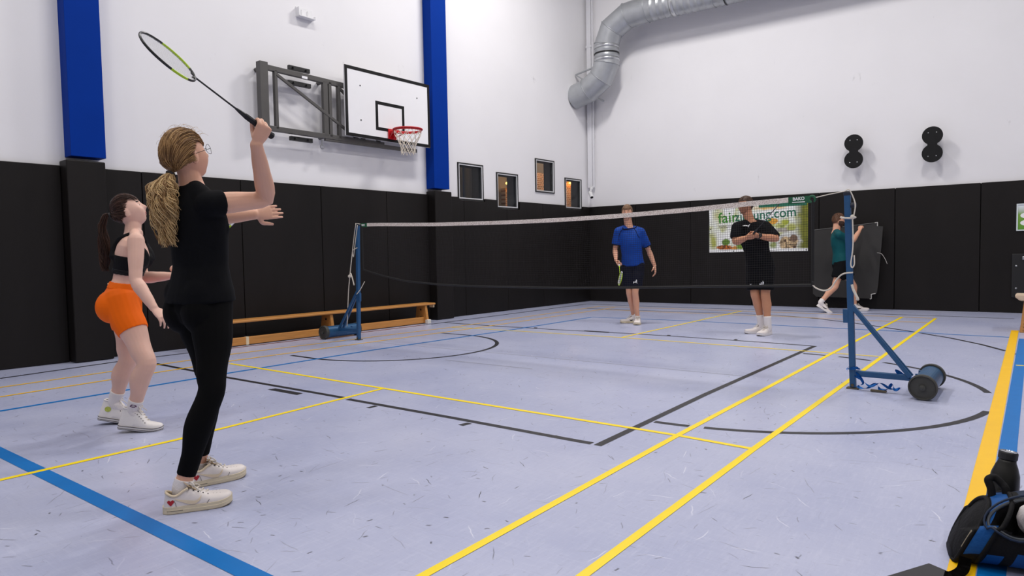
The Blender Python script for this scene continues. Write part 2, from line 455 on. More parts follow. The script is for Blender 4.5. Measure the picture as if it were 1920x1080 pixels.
# black pads on the walls, one object per panel
def pad_panel(parent, Mx, w, h, d=PAD, m=None, b=0.006, z0=0.004):
    bm = bmesh.new(); box(bm, 0, h/2+z0, -d/2, w-0.008, h-z0, d, M=Mx, bev=b)
    return mesh_obj('wall_pad', bm, m or M_pad, parent)
P1 = (-2.87, -2.475); P2 = (2.655, 3.07)
def notch_pad(y0, y1):
    pad_panel(wall_left, LWM((y0+y1)/2, 0, 0), y1-y0, ZT)
for y0, y1 in ((-8.0, -6.75), (-6.75, -5.5), (-5.5, -4.2), (-4.2, P1[0]), (P1[1], -2.03), (-2.03, -0.78), (-0.78, 0.48), (0.48, 1.73), (1.73, P2[0])):
    notch_pad(y0, y1)
# panels under and around the low windows
def pad_poly(pts):
    bm = bmesh.new(); prism(bm, pts, -PAD, 0, M=LWM(0, 0, 0))
    bmesh.ops.bevel(bm, geom=[e for e in bm.edges], offset=0.004, segments=1, affect='EDGES')
    return mesh_obj('wall_pad', bm, M_pad, wall_left)
def split_pad(y0, y1):
    pts = [(y0+.004, .004), (y1-.004, .004), (y1-.004, ZT)]
    for w in sorted([w for w in WINS if w[2] < ZT and w[1] > y0 and w[0] < y1], key=lambda w: -w[0]):
        a, b = max(w[0]-.03, y0+.004), min(w[1]+.03, y1-.004)
        if b >= y1-.005: pts[-1] = (y1-.004, w[2]-.03); pts += [(a, w[2]-.03), (a, ZT)]
        elif a <= y0+.005: pts += [(b, ZT), (b, w[2]-.03), (y0+.004, w[2]-.03)]; return pad_poly([(p[0], p[1]) for p in pts])
        else: pts += [(b, ZT), (b, w[2]-.03), (a, w[2]-.03), (a, ZT)]
    pts.append((y0+.004, ZT))
    return pad_poly(pts)
for y0, y1 in ((P2[1], 3.56), (3.56, 4.79), (4.79, 5.97), (5.97, 7.2), (7.2, 7.79)): split_pad(y0, y1)
xs = [-3.93, -2.77, -1.51, -0.25, 1.01, 2.27, 3.53, 4.78, 6.04, 7.3, 8.56, 9.8, 11.1, 12.0]
for x0, x1 in zip(xs[:-1], xs[1:]):
    pad_panel(wall_back, BWM((x0+x1)/2, 0, 0), x1-x0, ZT)
# dark strips added behind the pads: shade of the joints put into colour
M_joint_shade = mat('joint_shade_dark', (16, 15, 15), .9, spec=.1)
for x in xs[1:-1]:
    bm = bmesh.new(); box(bm, 0, ZT/2, -PAD+.006, .05, ZT-.02, .010, M=BWM(x, 0, 0)); mesh_obj('joint_shade_strip', bm, M_joint_shade, wall_back)
for y in (-6.75, -5.5, -4.2, -2.03, -.78, .48, 1.73, 3.56, 4.79, 5.97, 7.2):
    if any(w[0]-.06 < y < w[1]+.06 for w in WINS): continue
    bm = bmesh.new(); box(bm, 0, ZT/2, -PAD+.006, .05, ZT-.02, .010, M=LWM(y, 0, 0)); mesh_obj('joint_shade_strip', bm, M_joint_shade, wall_left)

# blue steel columns with padded feet
for k, (y0, y1) in enumerate(((-2.81, -2.46), (2.67, 3.035))):
    bm = bmesh.new(); box(bm, 0, (ZT+CEIL)/2+0.05, 0.05, y1-y0, CEIL-ZT-0.1, 0.2, M=LWM((y0+y1)/2, 0, 0), bev=0.004)
    t = struct(mesh_obj('trim_%d' % (k+1), bm, M_blue_col), 'tall blue painted steel column against the left wall, ' + ('nearer one behind the two women' if k == 0 else 'farther one beside the basketball backboard'))
    pads = (P1, P2)[k]
    bm = bmesh.new(); box(bm, 0, (ZT+0.06)/2, 0.06, pads[1]-pads[0]-.006, ZT+0.05, 0.22, M=LWM((pads[0]+pads[1])/2, 0, 0), bev=0.012)
    mesh_obj('column_pad', bm, M_pad, t)

# windows into the next room
M_glass = bpy.data.materials.new('window_glass'); M_glass.use_nodes = True
_b = nodes_of(M_glass)[2]; _b.inputs['Transmission Weight'].default_value = 1.0; _b.inputs['Roughness'].default_value = 0.02; _b.inputs['IOR'].default_value = 1.2
_b.inputs['Base Color'].default_value = (0.93, 0.95, 0.97, 1)
M_jamb = mat('dark_jamb', (74, 76, 79), 0.6, var=0.08)
M_wframe = mat('pale_window_frame', (206, 207, 208), 0.45)
for k, (y0, y1, z0, z1) in enumerate(WINS):
    cy, cz, w, h = (y0+y1)/2, (z0+z1)/2, y1-y0, z1-z0
    Mx = LWM(cy, cz, 0)
    def ring(a0, b0, t, zo, zi, m, name, parent):
        bm = bmesh.new()
        box(bm, 0, b0/2-t/2, (zo+zi)/2, a0, t, zo-zi, M=Mx); box(bm, 0, -b0/2+t/2, (zo+zi)/2, a0, t, zo-zi, M=Mx)
        box(bm, -a0/2+t/2, 0, (zo+zi)/2, t, b0-2*t, zo-zi, M=Mx); box(bm, a0/2-t/2, 0, (zo+zi)/2, t, b0-2*t, zo-zi, M=Mx)
        return mesh_obj(name, bm, m, parent)
    wo = struct(ring(w+.035, h+.035, .022, -PAD+.022, -PAD-.02, M_blackm, 'window_%d' % (k+1), None))
    ring(w-.01, h-.01, .020, -PAD+.018, -PAD+.002, M_wframe, 'inner_frame', wo)
    ring(w+.03, h+.03, .035, -PAD+.001, -PAD-WT-.01, M_jamb, 'jamb', wo)
    bm = bmesh.new(); box(bm, 0, 0, -PAD-.03, w-.04, h-.04, .006, M=Mx); mesh_obj('pane', bm, M_glass, wo)

# the next room: dark, a brick wall and warm lamps, curtain by the first window
M_dark = mat('next_room_paint', (92, 94, 98), 0.8, var=0.1)
bm = bmesh.new()
for x0, x1, yy0, yy1, zz0, zz1 in ((-8.6, -8.5, 2.4, 15.6, 0, 5), (-8.5, -4.4, 15.5, 15.6, 0, 5), (-8.5, -4.4, 2.4, 2.5, 0, 5), (-8.5, -4.4, 2.4, 15.6, 4.9, 5.0), (-8.5, -4.4, 2.4, 15.6, 1.2, 1.3)):
    box(bm, (x0+x1)/2, (yy0+yy1)/2, (zz0+zz1)/2, x1-x0, yy1-yy0, zz1-zz0)
bm.faces.new([bm.verts.new(p) for p in ((-4.2, 7.9, 0), (-4.2, 15.6, 0), (-4.2, 15.6, 5), (-4.2, 7.9, 5))])
next_room = struct(mesh_obj('wall_next_room', bm, M_dark))
M_brick = bpy.data.materials.new('brick_wall'); M_brick.use_nodes = True
def _brick():
    N, L, b = nodes_of(M_brick)
    tc = N.new('ShaderNodeTexCoord'); mp = N.new('ShaderNodeMapping'); mp.inputs['Rotation'].default_value = (0, PI/2, PI/2)
    br = N.new('ShaderNodeTexBrick'); br.inputs['Scale'].default_value = 4.0
    br.inputs['Color1'].default_value = srgb(170, 125, 95); br.inputs['Color2'].default_value = srgb(120, 92, 76); br.inputs['Mortar'].default_value = srgb(205, 192, 178)
    br.inputs['Mortar Size'].default_value = 0.03
    mp2 = N.new('ShaderNodeCombineXYZ'); sp = N.new('ShaderNodeSeparateXYZ')
    L.new(tc.outputs['Object'], sp.inputs[0]); L.new(sp.outputs['Y'], mp2.inputs[0]); L.new(sp.outputs['Z'], mp2.inputs[1])
    L.new(mp2.outputs[0], br.inputs['Vector']); L.new(br.outputs['Color'], b.inputs['Base Color']); b.inputs['Roughness'].default_value = 0.9
_brick()
for yy0, yy1, zz0, zz1 in ((10.25, 10.75, 1.3, 3.12), (11.85, 12.7, 1.3, 3.72), (13.3, 14.5, 1.3, 3.60)):
    bm = bmesh.new(); box(bm, -8.42, (yy0+yy1)/2, (zz0+zz1)/2, .16, yy1-yy0, zz1-zz0); mesh_obj('brick_pier', bm, M_brick, next_room)
M_warm = mat('warm_lamp_glow', (255, 170, 70), 0.5, emit=9.0)
for (x, y, z, l) in ((-8.2, 10.33, 3.24, .40), (-8.2, 13.85, 3.62, .5), (-8.2, 13.85, 3.50, .5)):
    bm = bmesh.new(); tube(bm, [(x, y-l/2, z), (x, y+l/2, z)], .035, 8)
    lamp = mesh_obj('lamp_tube', bm, M_warm, next_room)
for (x, y, z, e) in ((-7.3, 10.2, 4.2, 60), (-7.3, 12.0, 4.5, 55), (-7.3, 13.6, 4.3, 90), (-4.62, 3.9, 4.4, 16)):  # unseen lights added to brighten the brick piers, the last one the curtain
    ld = bpy.data.lights.new('next_room_fill', 'POINT'); ld.energy = e; ld.color = (1, .62, .35); ld.shadow_soft_size = .2
    lo = bpy.data.objects.new('next_room_fill', ld); lo.location = (x, y, z); COL.objects.link(lo)
bm = bmesh.new(); prev = None
for i in range(61):
    y = 3.2 + 2.0*i/60; x = -4.9 + 0.05*math.sin(i*0.9)
    a, b = bm.verts.new((x, y, 1.3)), bm.verts.new((x, y, 3.6))
    if prev: bm.faces.new((prev[0], a, b, prev[1]))
    prev = (a, b)
M_curt = bpy.data.materials.new('curtain_cloth'); M_curt.use_nodes = True
def _curt():
    N, L, b = nodes_of(M_curt); tc = N.new('ShaderNodeTexCoord'); sp = N.new('ShaderNodeSeparateXYZ'); L.new(tc.outputs['Object'], sp.inputs[0])
    mm = N.new('ShaderNodeMath'); mm.operation = 'SINE'; m0 = N.new('ShaderNodeMath'); m0.operation = 'MULTIPLY'; m0.inputs[1].default_value = 17
    L.new(sp.outputs['Y'], m0.inputs[0]); L.new(m0.outputs[0], mm.inputs[0])
    mr = N.new('ShaderNodeMapRange'); mr.inputs['From Min'].default_value = .4; mr.inputs['From Max'].default_value = .9; L.new(mm.outputs[0], mr.inputs[0])
    mx = N.new('ShaderNodeMix'); mx.data_type = 'RGBA'; L.new(mr.outputs[0], mx.inputs['Factor'])
    mx.inputs['A'].default_value = srgb(125, 126, 126); mx.inputs['B'].default_value = srgb(70, 96, 130)
    L.new(mx.outputs['Result'], b.inputs['Base Color']); b.inputs['Roughness'].default_value = 0.9
_curt()
mesh_obj('curtain', bm, M_curt, next_room, smooth=True)

# ================================================================== wall fixtures
M_steel = mat('dark_grey_steel', (82, 80, 78), 0.5, metal=0.15, var=0.15)
M_bolt = mat('zinc_bolt', (170, 172, 174), 0.35, metal=0.9)
M_board = mat('white_backboard', (240, 240, 242), 0.35, var=0.02)
M_bblack = mat('backboard_black_tape', (18, 18, 19), 0.6, spec=.25, var=0.15)
M_red = mat('red_rim_paint', (196, 22, 30), 0.4, var=0.1)
M_netw = mat('white_cord', (226, 216, 200), 0.8, var=0.12, vscale=40)

def hoop():
    base = LW(0.8, 3.4, -PAD)
    t = thing('basketball_hoop', 'white basketball backboard with red rim on a dark grey wall frame', 'basketball hoop', base)
    W0 = Matrix.Translation(-base)
    fo = 0.16                                   # frame distance from the wall face
    def P(y, z, o=0.0): return W0 @ LW(y, z, fo+o-PAD)
    bm = bmesh.new()
    def bar(a, b, w=.07, d=.06):
        a, b = V(a), V(b); d_ = (b-a); L_ = d_.length; x = d_.normalized(); z = ln; y = z.cross(x).normalized()
        box(bm, 0, 0, 0, L_, w, d, M=frame_mat(x, y, z, (a+b)/2), bev=.004)
    T, B = 3.70, 2.90
    bar(P(-0.52, T+.02), P(1.4, T-.01)); bar(P(-0.40, B), P(1.6, B-.0))
    bar(P(-0.47, B-.05), P(-0.47, T+.08), .12, .1); bar(P(-0.28, B), P(-0.28, T), .045)
    bar(P(0.52, B), P(0.52, T), .08); bar(P(0.60, B), P(0.60, T), .05); bar(P(0.76, B), P(0.76, T), .045)
    bar(P(-0.27, T-.05, .02), P(1.1, B+.02, .02), .04, .03)
    bar(P(0.76, T-.05, .02), P(1.5, B+.2, .02), .04, .03)
    bar(P(1.2, B), P(1.2, T), .05); bar(P(1.5, B), P(1.5, T-.1), .05)
    for y in (-0.47, 0.52):
        for z in (B, T):
            a, b = P(y, z), P(y, z, -fo)
            tube(bm, [a, b], .03, 8)
    for y in (1.2, 2.2):
        for z in (3.1, 3.75):
            tube(bm, [P(y, z, -.05), P(y, z, .235-fo)], .02, 8)
    bar(P(1.05, 3.0), P(2.4, 3.0), .05, .04)
    bar(P(0.5, 2.865), P(2.3, 2.875), .06, .05)
    mesh_obj('wall_frame', bm, M_steel, t)
    for y, z in ((0.12, T-.11), (0.12, B-.09), (0.12, T+.10)):
        bm = bmesh.new(); box(bm, 0, 0, 0, .36 if z < T else .34, .06, .05, M=frame_mat(lt, V((0, 0, 1)), ln, P(y, z, -.03)), bev=.004)
        for s in (-.11, .1): lathe(bm, [(.014, 0), (.014, .03)], 8, M=frame_mat(lt, V((0, 0, 1)), ln, P(y+s, z, -.005)))
        mesh_obj('lock_bracket', bm, M_blackm, t)
    bm = bmesh.new(); box(bm, 0, 0, 0, .09, .035, .004, M=frame_mat(lt, V((0, 0, 1)), ln, P(0.17, T-.015, .033))); mesh_obj('sticker', bm, M_board, t)
    bm = bmesh.new()
    tube(bm, [P(0.45, B-.06, .0), P(0.45, B-.13, .0)], .008, 8)
    tube(bm, [P(0.45+.028*math.cos(a), B-.16+.028*math.sin(a), 0) for a in [k*PI/8 for k in range(17)]], .008, 6, caps=False)
    mesh_obj('eye_bolt', bm, M_bolt, t)
    # backboard: 1.73 x 1.05
    y0, y1, z0, z1, bo = 0.80, 2.53, 2.94, 3.99, 0.27
    Mb = W0 @ LWM((y0+y1)/2, (z0+z1)/2, bo-PAD); w, h = y1-y0, z1-z0
    bm = bmesh.new(); box(bm, 0, 0, -.015, w, h, .03, M=Mb, bev=.003); bd = mesh_obj('backboard', bm, M_board, t)
    bm = bmesh.new()
    def fr(cx, cy, a, b, s):
        box(bm, cx, cy+b/2-s/2, .001, a, s, .002, M=Mb); box(bm, cx, cy-b/2+s/2, .001, a, s, .002, M=Mb)
        box(bm, cx-a/2+s/2, cy, .001, s, b-2*s, .002, M=Mb); box(bm, cx+a/2-s/2, cy, .001, s, b-2*s, .002, M=Mb)
    fr(0, 0, w, h, .05); fr(0.0, -.145, .59, .45, .05)
    mesh_obj('black_border', bm, M_bblack, bd)
    for (x, y) in ((-.58, .26), (.58, .26), (-.58, -.26)):
        bm = bmesh.new(); lathe(bm, [(.011, 0), (.011, .004), (.006, .006)], 10, M=Mb @ Matrix.Translation((x, y, 0))); mesh_obj('bolt', bm, M_blackm, bd)
    # rim and net
    rz, ro, rr = -.375, .38, .225
    Mr = Mb @ Matrix.Translation((0.02, rz, ro))
    bm = bmesh.new()
    tube(bm, [Mr @ V((rr*math.cos(a), 0, rr*math.sin(a))) for a in [2*PI*k/40 for k in range(41)]], .011, 8, caps=False)
    bmesh.ops.remove_doubles(bm, verts=bm.verts, dist=.0005)
    box(bm, .02, rz-.03, .012, .16, .16, .02, M=Mb, bev=.004)
    box(bm, .02, rz-.005, .09, .11, .045, .16, M=Mb, bev=.006)
    box(bm, .02, rz-.05, .04, .02, .1, .06, M=Mb)
    for s in (-.055, .055): tube(bm, [Mb @ V((.02+s, rz-.08, .02)), Mb @ V((.02+s*2.2, rz-.012, ro-rr*.85))], .008, 6)
    # inner flat band of the rim
    for k in range(40):
        a0, a1 = 2*PI*k/40, 2*PI*(k+1)/40
        q = [Mr @ V((.216*math.cos(a), dy, .216*math.sin(a))) for a, dy in ((a0, 0), (a1, 0), (a1, -.03), (a0, -.03))]
        bm.faces.new([bm.verts.new(p) for p in q])
    mesh_obj('rim', bm, M_red, t)
    bm = bmesh.new(); n = 12
    prof = [(.212, -.012), (.205, -.07), (.172, -.14), (.14, -.2), (.118, -.26), (.11, -.32), (.108, -.385)]
    for s in (1, -1):
        for k in range(n):
            pts = []
            for i, (r, z) in enumerate(prof):
                a = 2*PI*(k + s*(i*0.5))/n + .02*math.sin(7*k+i)
                pts.append(Mr @ V((r*math.cos(a), z, r*math.sin(a))))
            tube(bm, smooth_path(pts, 3), .0045, 5)
    mesh_obj('hoop_net', bm, M_netw, t)
hoop()

# small white bracket high on the left wall
b0 = LW(0.32, 4.66, -PAD)
t = thing('wall_bracket', 'small white shelf bracket high on left wall above basketball frame', 'bracket', b0)
M_wm = mat('white_metal', (226, 226, 228), 0.45, var=0.05)
bm = bmesh.new(); Mx = Matrix.Translation(-b0) @ LWM(0.32, 4.66, -PAD)
box(bm, 0, 0, .006, .27, .14, .012, M=Mx, bev=.002); box(bm, 0, -.072, .05, .27, .012, .1, M=Mx, bev=.002)
mesh_obj('plate', bm, M_wm, t)
for q_ in ((-.135, -.01, .12), (.135, -.05, .04)):
    bm = bmesh.new(); box(bm, q_[0], q_[1], .045, .006, q_[2], .09, M=Mx); mesh_obj('side_cheek', bm, M_wm, t)
for s in (-.05, .05):
    bm = bmesh.new(); tube(bm, [Mx @ V((s, .04, .012)), Mx @ V((s, .04, .022)), Mx @ V((s, .03, .024)), Mx @ V((s, -.065, .022))], .005, 6); mesh_obj('hook', bm, M_wm, t)
# dark fixture cropped by the top of the photo
b0 = LW(-0.42, 4.93, -PAD)
bm = bmesh.new(); box(bm, 0, 0, .03, .2, .08, .06, M=Matrix.Translation(-b0) @ LWM(-0.42, 4.93, -PAD), bev=.006)
tube(bm, [ln*.03 + V((0, -.05, .03)), ln*.03 + V((0, -.05, .12))], .01, 6)
o = mesh_obj('wall_clamp', bm, M_blackm, None, loc=b0); tag(o, 'dark clamp on left wall at the very top of photo', 'clamp')

# ventilation duct in the far corner
M_zinc = mat('galvanised_steel', (172, 175, 178), 0.38, metal=0.5, var=0.22, vscale=5, bump=0.08, bscale=9)
M_band = mat('duct_band', (196, 198, 200), 0.3, metal=0.8, var=0.15)
def duct():
    base = V((-3.16, 7.30, 4.8))
    t = thing('ventilation_duct', 'large galvanised round ventilation duct bending in the far corner', 'duct', base)
    R_ = 0.265
    path = [V(p) for p in ((-4.0, 7.29, 4.62), (-3.62, 7.29, 4.72), (-3.30, 7.30, 4.93), (-3.155, 7.305, 5.22), (-3.155, 7.305, 5.62), (-3.02, 7.31, 5.93), (-2.66, 7.33, 6.14), (-2.2, 7.35, 6.18), (-0.79, 7.41, 6.17), (3.0, 7.58, 6.15), (7.0, 7.76, 6.13))]
    # mitred elbow segments, one object each
    names = ['elbow_segment', 'elbow_segment', 'elbow_segment', 'straight_pipe', 'elbow_segment', 'elbow_segment', 'elbow_segment', 'straight_pipe', 'straight_pipe', 'straight_pipe']
    def plane_n(i):
        if i == 0: return (path[1]-path[0]).normalized()
        if i == len(path)-1: return (path[-1]-path[-2]).normalized()
        return ((path[i+1]-path[i]).normalized() + (path[i]-path[i-1]).normalized()).normalized()
    n = 40; side = V((0.04, -1, 0)).normalized()
    def ring_at(c, d, nn, r):
        x = (side - d*side.dot(d)).normalized(); y = d.cross(x)
        out = []
        for k in range(n):
            p = c + x*r*math.cos(2*PI*k/n) + y*r*math.sin(2*PI*k/n)
            s = (c-p).dot(nn)/d.dot(nn)
            out.append(p + d*s - base)
        return out
    for i in range(len(path)-1):
        d = (path[i+1]-path[i]).normalized(); bm = bmesh.new()
        L_ = (path[i+1]-path[i]).length
        rings = [ring_at(path[i], d, plane_n(i), R_)]
        if names[i] == 'straight_pipe':
            m = max(3, int(L_/0.13))
            for k in range(1, m):
                c = path[i] + d*L_*k/m
                rings += [ring_at(c-d*.006, d, d, R_), ring_at(c, d, d, R_+.006), ring_at(c+d*.006, d, d, R_)]
        rings.append(ring_at(path[i+1], d, plane_n(i+1), R_))
        rv = [[bm.verts.new(p) for p in r] for r in rings]
        for a, b in zip(rv[:-1], rv[1:]):
            for k in range(n): bm.faces.new((a[k], a[(k+1) % n], b[(k+1) % n], b[k]))
        o = mesh_obj(names[i], bm, M_zinc, t, smooth=True)
    # seams between the segments
    for i in range(1, len(path)-1):
        bm = bmesh.new(); d = (path[i+1]-path[i]).normalized()
        nn = plane_n(i); c = ring_at(path[i], d, nn, R_+.004)
        tube(bm, c+[c[0]], .008, 6, caps=False); mesh_obj('seam_ring', bm, M_zinc, t, smooth=True)
    for f, w, m in ((path[3].lerp(path[4], .5), .03, M_blackm), (path[3].lerp(path[4], .85), .06, M_band), (path[3].lerp(path[4], .18), .06, M_band), (path[7].lerp(path[8], .42), .09, M_band), (path[8].lerp(path[9], .06), .02, M_blackm)):
        i = 3 if f.z < 5.9 else (7 if f.x < -.8 else 8); d = (path[i+1]-path[i]).normalized()
        bm = bmesh.new(); rr = [[bm.verts.new(p) for p in ring_at(f+d*s, d, d, R_+q)] for s, q in ((-w/2, .001), (-w/2, .009), (w/2, .009), (w/2, .001))]
        for a, b in zip(rr[:-1], rr[1:]):
            for k in range(n): bm.faces.new((a[k], a[(k+1) % n], b[(k+1) % n], b[k]))
        mesh_obj('clamp_band', bm, m, t, smooth=True)
    bm = bmesh.new()
    tube(bm, [V((-3.95, 7.3, 5.12))-base, V((-3.35, 7.3, 5.22))-base], .02, 6); tube(bm, [V((-3.95, 7.3, 5.12))-base, V((-3.5, 7.3, 4.8))-base], .016, 6)
    tube(bm, [V((-3.5, 7.75, 4.55))-base, V((-3.5, 7.35, 4.55))-base, V((-3.45, 7.3, 4.75))-base], .025, 6)
    mesh_obj('duct_bracket', bm, M_zinc, t)
duct()
# cable trunking in the corner with a security camera at its foot
b0 = V((-3.86, 7.74, 2.62))
M_trunk = mat('white_trunking', (222, 222, 226), 0.5, var=0.03)
bm = bmesh.new(); box(bm, 0, 0, 2.95, .11, .06, 5.9, bev=.006); box(bm, .085, .01, 2.95, .035, .03, 5.9, bev=.004); box(bm, .0, .0, 3.2, .14, .07, .05, bev=.004)
o = mesh_obj('cable_trunking', bm, M_trunk, None, loc=b0); tag(o, 'white vertical cable trunking in the far corner below duct', 'trunking')
b0 = V((-3.80, 7.655, 2.49))
t = thing('security_camera', 'small white bullet camera in the far corner at the foot of trunking', 'camera', b0)
M_cam = mat('camera_white', (225, 225, 226), 0.4)
bm = bmesh.new(); tube(bm, [(0, .04, .12), (0, 0, .1), (.02, -.05, .02)], .018, 8); box(bm, 0, .03, .12, .08, .02, .08, bev=.004); mesh_obj('mount', bm, M_cam, t)
d = V((.55, -.45, -.7)).normalized(); x, y = perp(d)
bm = bmesh.new(); lathe(bm, [(.03, -.09), (.042, -.08), (.042, .09), (.036, .1)], 16, M=frame_mat(x, y, d, V((.03, -.06, -.04)))); mesh_obj('camera_body', bm, M_cam, t, smooth=False)
bm = bmesh.new(); lathe(bm, [(.034, .1), (.03, .104)], 16, M=frame_mat(x, y, d, V((.03, -.06, -.04)))); mesh_obj('lens_window', bm, M_blackm, t)

# black figure-eight plates on the back wall
def eight(x, zc, lab):
    base = BW(x, zc, -PAD); t = thing('wall_plate', lab, 'wall plate', base, 'figure-eight wall plates')
    so = 0.22; Mx = Matrix.Translation(-base) @ BWM(x, zc, so-PAD)
    r, h = .155, .15; out = []
    aw = math.radians(28)
    for k in range(25):
        a = -PI/2+aw + (2*PI-2*aw)*k/24; out.append((r*math.cos(a), h+r*math.sin(a)))
    for k in range(25):
        a = PI/2+aw + (2*PI-2*aw)*k/24; out.append((r*math.cos(a), -h+r*math.sin(a)))
    bm = bmesh.new(); prism(bm, out, -.012, .012, M=Mx); mesh_obj('plate', bm, M_bblack, t)
    for sy in (1, -1):
        for sx in (-.06, .06):
            bm = bmesh.new(); lathe(bm, [(.009, .012), (.009, .017), (.004, .019)], 8, M=Mx @ Matrix.Translation((sx, sy*.2, 0))); mesh_obj('bolt', bm, M_bolt, t)
    bm = bmesh.new(); box(bm, 0, 0, -so/2-.01, .08, .34, so-.02, M=Mx); mesh_obj('standoff', bm, M_blackm, t)
eight(1.62, 2.88, 'black figure-eight plate on white back wall, left one of the two'); eight(2.835, 2.875, 'black figure-eight plate on white back wall, right one of the two')

# advertising banner
def banner():
    x0, x1, z0, z1 = -1.10, 0.82, 1.085, 2.03
    base = BW((x0+x1)/2, z0, 0.012)
    t = thing('advertising_banner', 'green and white printed banner with lettering on black back wall', 'banner', base)
    m = bpy.data.materials.new('banner_print'); m.use_nodes = True
    N, L, b = nodes_of(m); b.inputs['Roughness'].default_value = .55
    tc = N.new('ShaderNodeTexCoord')
    n1 = N.new('ShaderNodeTexNoise'); n1.inputs['Scale'].default_value = 3.2; n1.inputs['Detail'].default_value = 3
    L.new(tc.outputs['Object'], n1.inputs['Vector'])
    rp = N.new('ShaderNodeValToRGB'); L.new(n1.outputs['Fac'], rp.inputs[0])
    cr = rp.color_ramp
    cr.elements[0].position = .28; cr.elements[0].color = srgb(120, 140, 50)
    cr.elements[1].position = .55; cr.elements[1].color = srgb(245, 246, 244)
    e = cr.elements.new(.36); e.color = srgb(196, 200, 120)
    e = cr.elements.new(.44); e.color = srgb(232, 236, 222)
    # darker green strip at the right side, light strip at the left
    sp = N.new('ShaderNodeSeparateXYZ'); L.new(tc.outputs['Object'], sp.inputs[0])
    mr = N.new('ShaderNodeMapRange'); mr.inputs['From Min'].default_value = .68; mr.inputs['From Max'].default_value = .86; L.new(sp.outputs['X'], mr.inputs[0])
    n2 = N.new('ShaderNodeTexNoise'); n2.inputs['Scale'].default_value = 6; L.new(tc.outputs['Object'], n2.inputs['Vector'])
    r2 = N.new('ShaderNodeValToRGB'); L.new(n2.outputs['Fac'], r2.inputs[0]); r2.color_ramp.elements[0].color = srgb(52, 70, 20); r2.color_ramp.elements[1].color = srgb(150, 150, 40)
    mx = N.new('ShaderNodeMix'); mx.data_type = 'RGBA'; L.new(mr.outputs[0], mx.inputs['Factor']); L.new(rp.outputs[0], mx.inputs['A']); L.new(r2.outputs[0], mx.inputs['B'])
    # printed photograph: soft blobs of colour, placed on the sheet (x, z, half width, half height, colour, softness, grain)
    cur = mx.outputs['Result']; half = (x1-x0)/2
    nd = N.new('ShaderNodeTexNoise'); nd.inputs['Scale'].default_value = 11; nd.inputs['Detail'].default_value = 4; L.new(tc.outputs['Object'], nd.inputs['Vector'])
    vr = N.new('ShaderNodeTexVoronoi'); vr.inputs['Scale'].default_value = 24; L.new(tc.outputs['Object'], vr.inputs['Vector'])
    def blob(cx, cz, rx, rz, ca, cb, soft, coins=False):
        nonlocal cur
        mp = N.new('ShaderNodeMapping'); mp.vector_type = 'POINT'
        mp.inputs['Scale'].default_value = (1/rx, 0, 1/rz); mp.inputs['Location'].default_value = (-(cx-half)/rx, 0, -cz/rz); L.new(tc.outputs['Object'], mp.inputs[0])
        ln_ = N.new('ShaderNodeVectorMath'); ln_.operation = 'LENGTH'; L.new(mp.outputs[0], ln_.inputs[0])
        ad = N.new('ShaderNodeMath'); ad.operation = 'MULTIPLY_ADD'; ad.inputs[1].default_value = .9; L.new(nd.outputs['Fac'], ad.inputs[0]); L.new(ln_.outputs['Value'], ad.inputs[2])
        mr_ = N.new('ShaderNodeMapRange'); mr_.inputs['From Min'].default_value = 1.45-soft; mr_.inputs['From Max'].default_value = 1.45; mr_.inputs['To Min'].default_value = 1; mr_.inputs['To Max'].default_value = 0; L.new(ad.outputs[0], mr_.inputs[0])
        cm = N.new('ShaderNodeMix'); cm.data_type = 'RGBA'; cm.inputs['A'].default_value = srgb(*ca); cm.inputs['B'].default_value = srgb(*cb)
        if coins:
            cs_ = N.new('ShaderNodeSeparateColor'); L.new(vr.outputs['Color'], cs_.inputs[0]); L.new(cs_.outputs[0], cm.inputs['Factor'])
        else: L.new(nd.outputs['Fac'], cm.inputs['Factor'])
        m2 = N.new('ShaderNodeMix'); m2.data_type = 'RGBA'; L.new(mr_.outputs[0], m2.inputs['Factor']); L.new(cur, m2.inputs['A']); L.new(cm.outputs['Result'], m2.inputs['B']); cur = m2.outputs['Result']
    blob(.08, .22, .13, .26, (150, 158, 50), (206, 206, 120), .7); blob(.20, .74, .16, .20, (180, 180, 90), (226, 226, 190), .8); blob(.30, .50, .10, .10, (170, 172, 110), (220, 220, 190), .7)
    blob(.35, .20, .09, .09, (60, 110, 40), (130, 160, 60), .3); blob(.34, .095, .20, .055, (60, 34, 24), (214, 120, 50), .2, True); blob(.52, .08, .07, .05, (200, 120, 40), (230, 170, 90), .3)
    blob(.64, .14, .10, .13, (86, 130, 30), (150, 170, 60), .5); blob(1.28, .13, .10, .11, (90, 110, 40), (180, 190, 120), .6)
    blob(1.56, .20, .24, .19, (190, 190, 186), (228, 230, 226), .2); blob(1.56, .16, .20, .14, (70, 44, 26), (226, 196, 150), .15, True); blob(1.66, .25, .08, .08, (70, 56, 46), (150, 120, 96), .2)
    blob(1.48, .42, .2, .05, (120, 110, 100), (214, 210, 200), .3); blob(1.26, .60, .12, .07, (214, 140, 30), (238, 190, 80), .25); blob(1.50, .57, .09, .07, (140, 160, 40), (200, 200, 80), .4); blob(1.62, .47, .12, .08, (150, 160, 60), (206, 206, 130), .5)
    blob(1.2, .87, .4, .06, (222, 170, 60), (240, 224, 180), .6)
    L.new(cur, b.inputs['Base Color'])
    Mx = Matrix.Translation(-base) @ BWM(x0, z0, .012); w, h = x1-x0, z1-z0
    bm = bmesh.new(); box(bm, w/2, h/2, -.003, w, h, .006, M=Mx); mesh_obj('sheet', bm, m, t)
    g1 = mat('banner_green', (64, 138, 40), .6); g2 = mat('banner_teal', (30, 110, 84), .6); gd = mat('banner_grey', (120, 124, 118), .6)
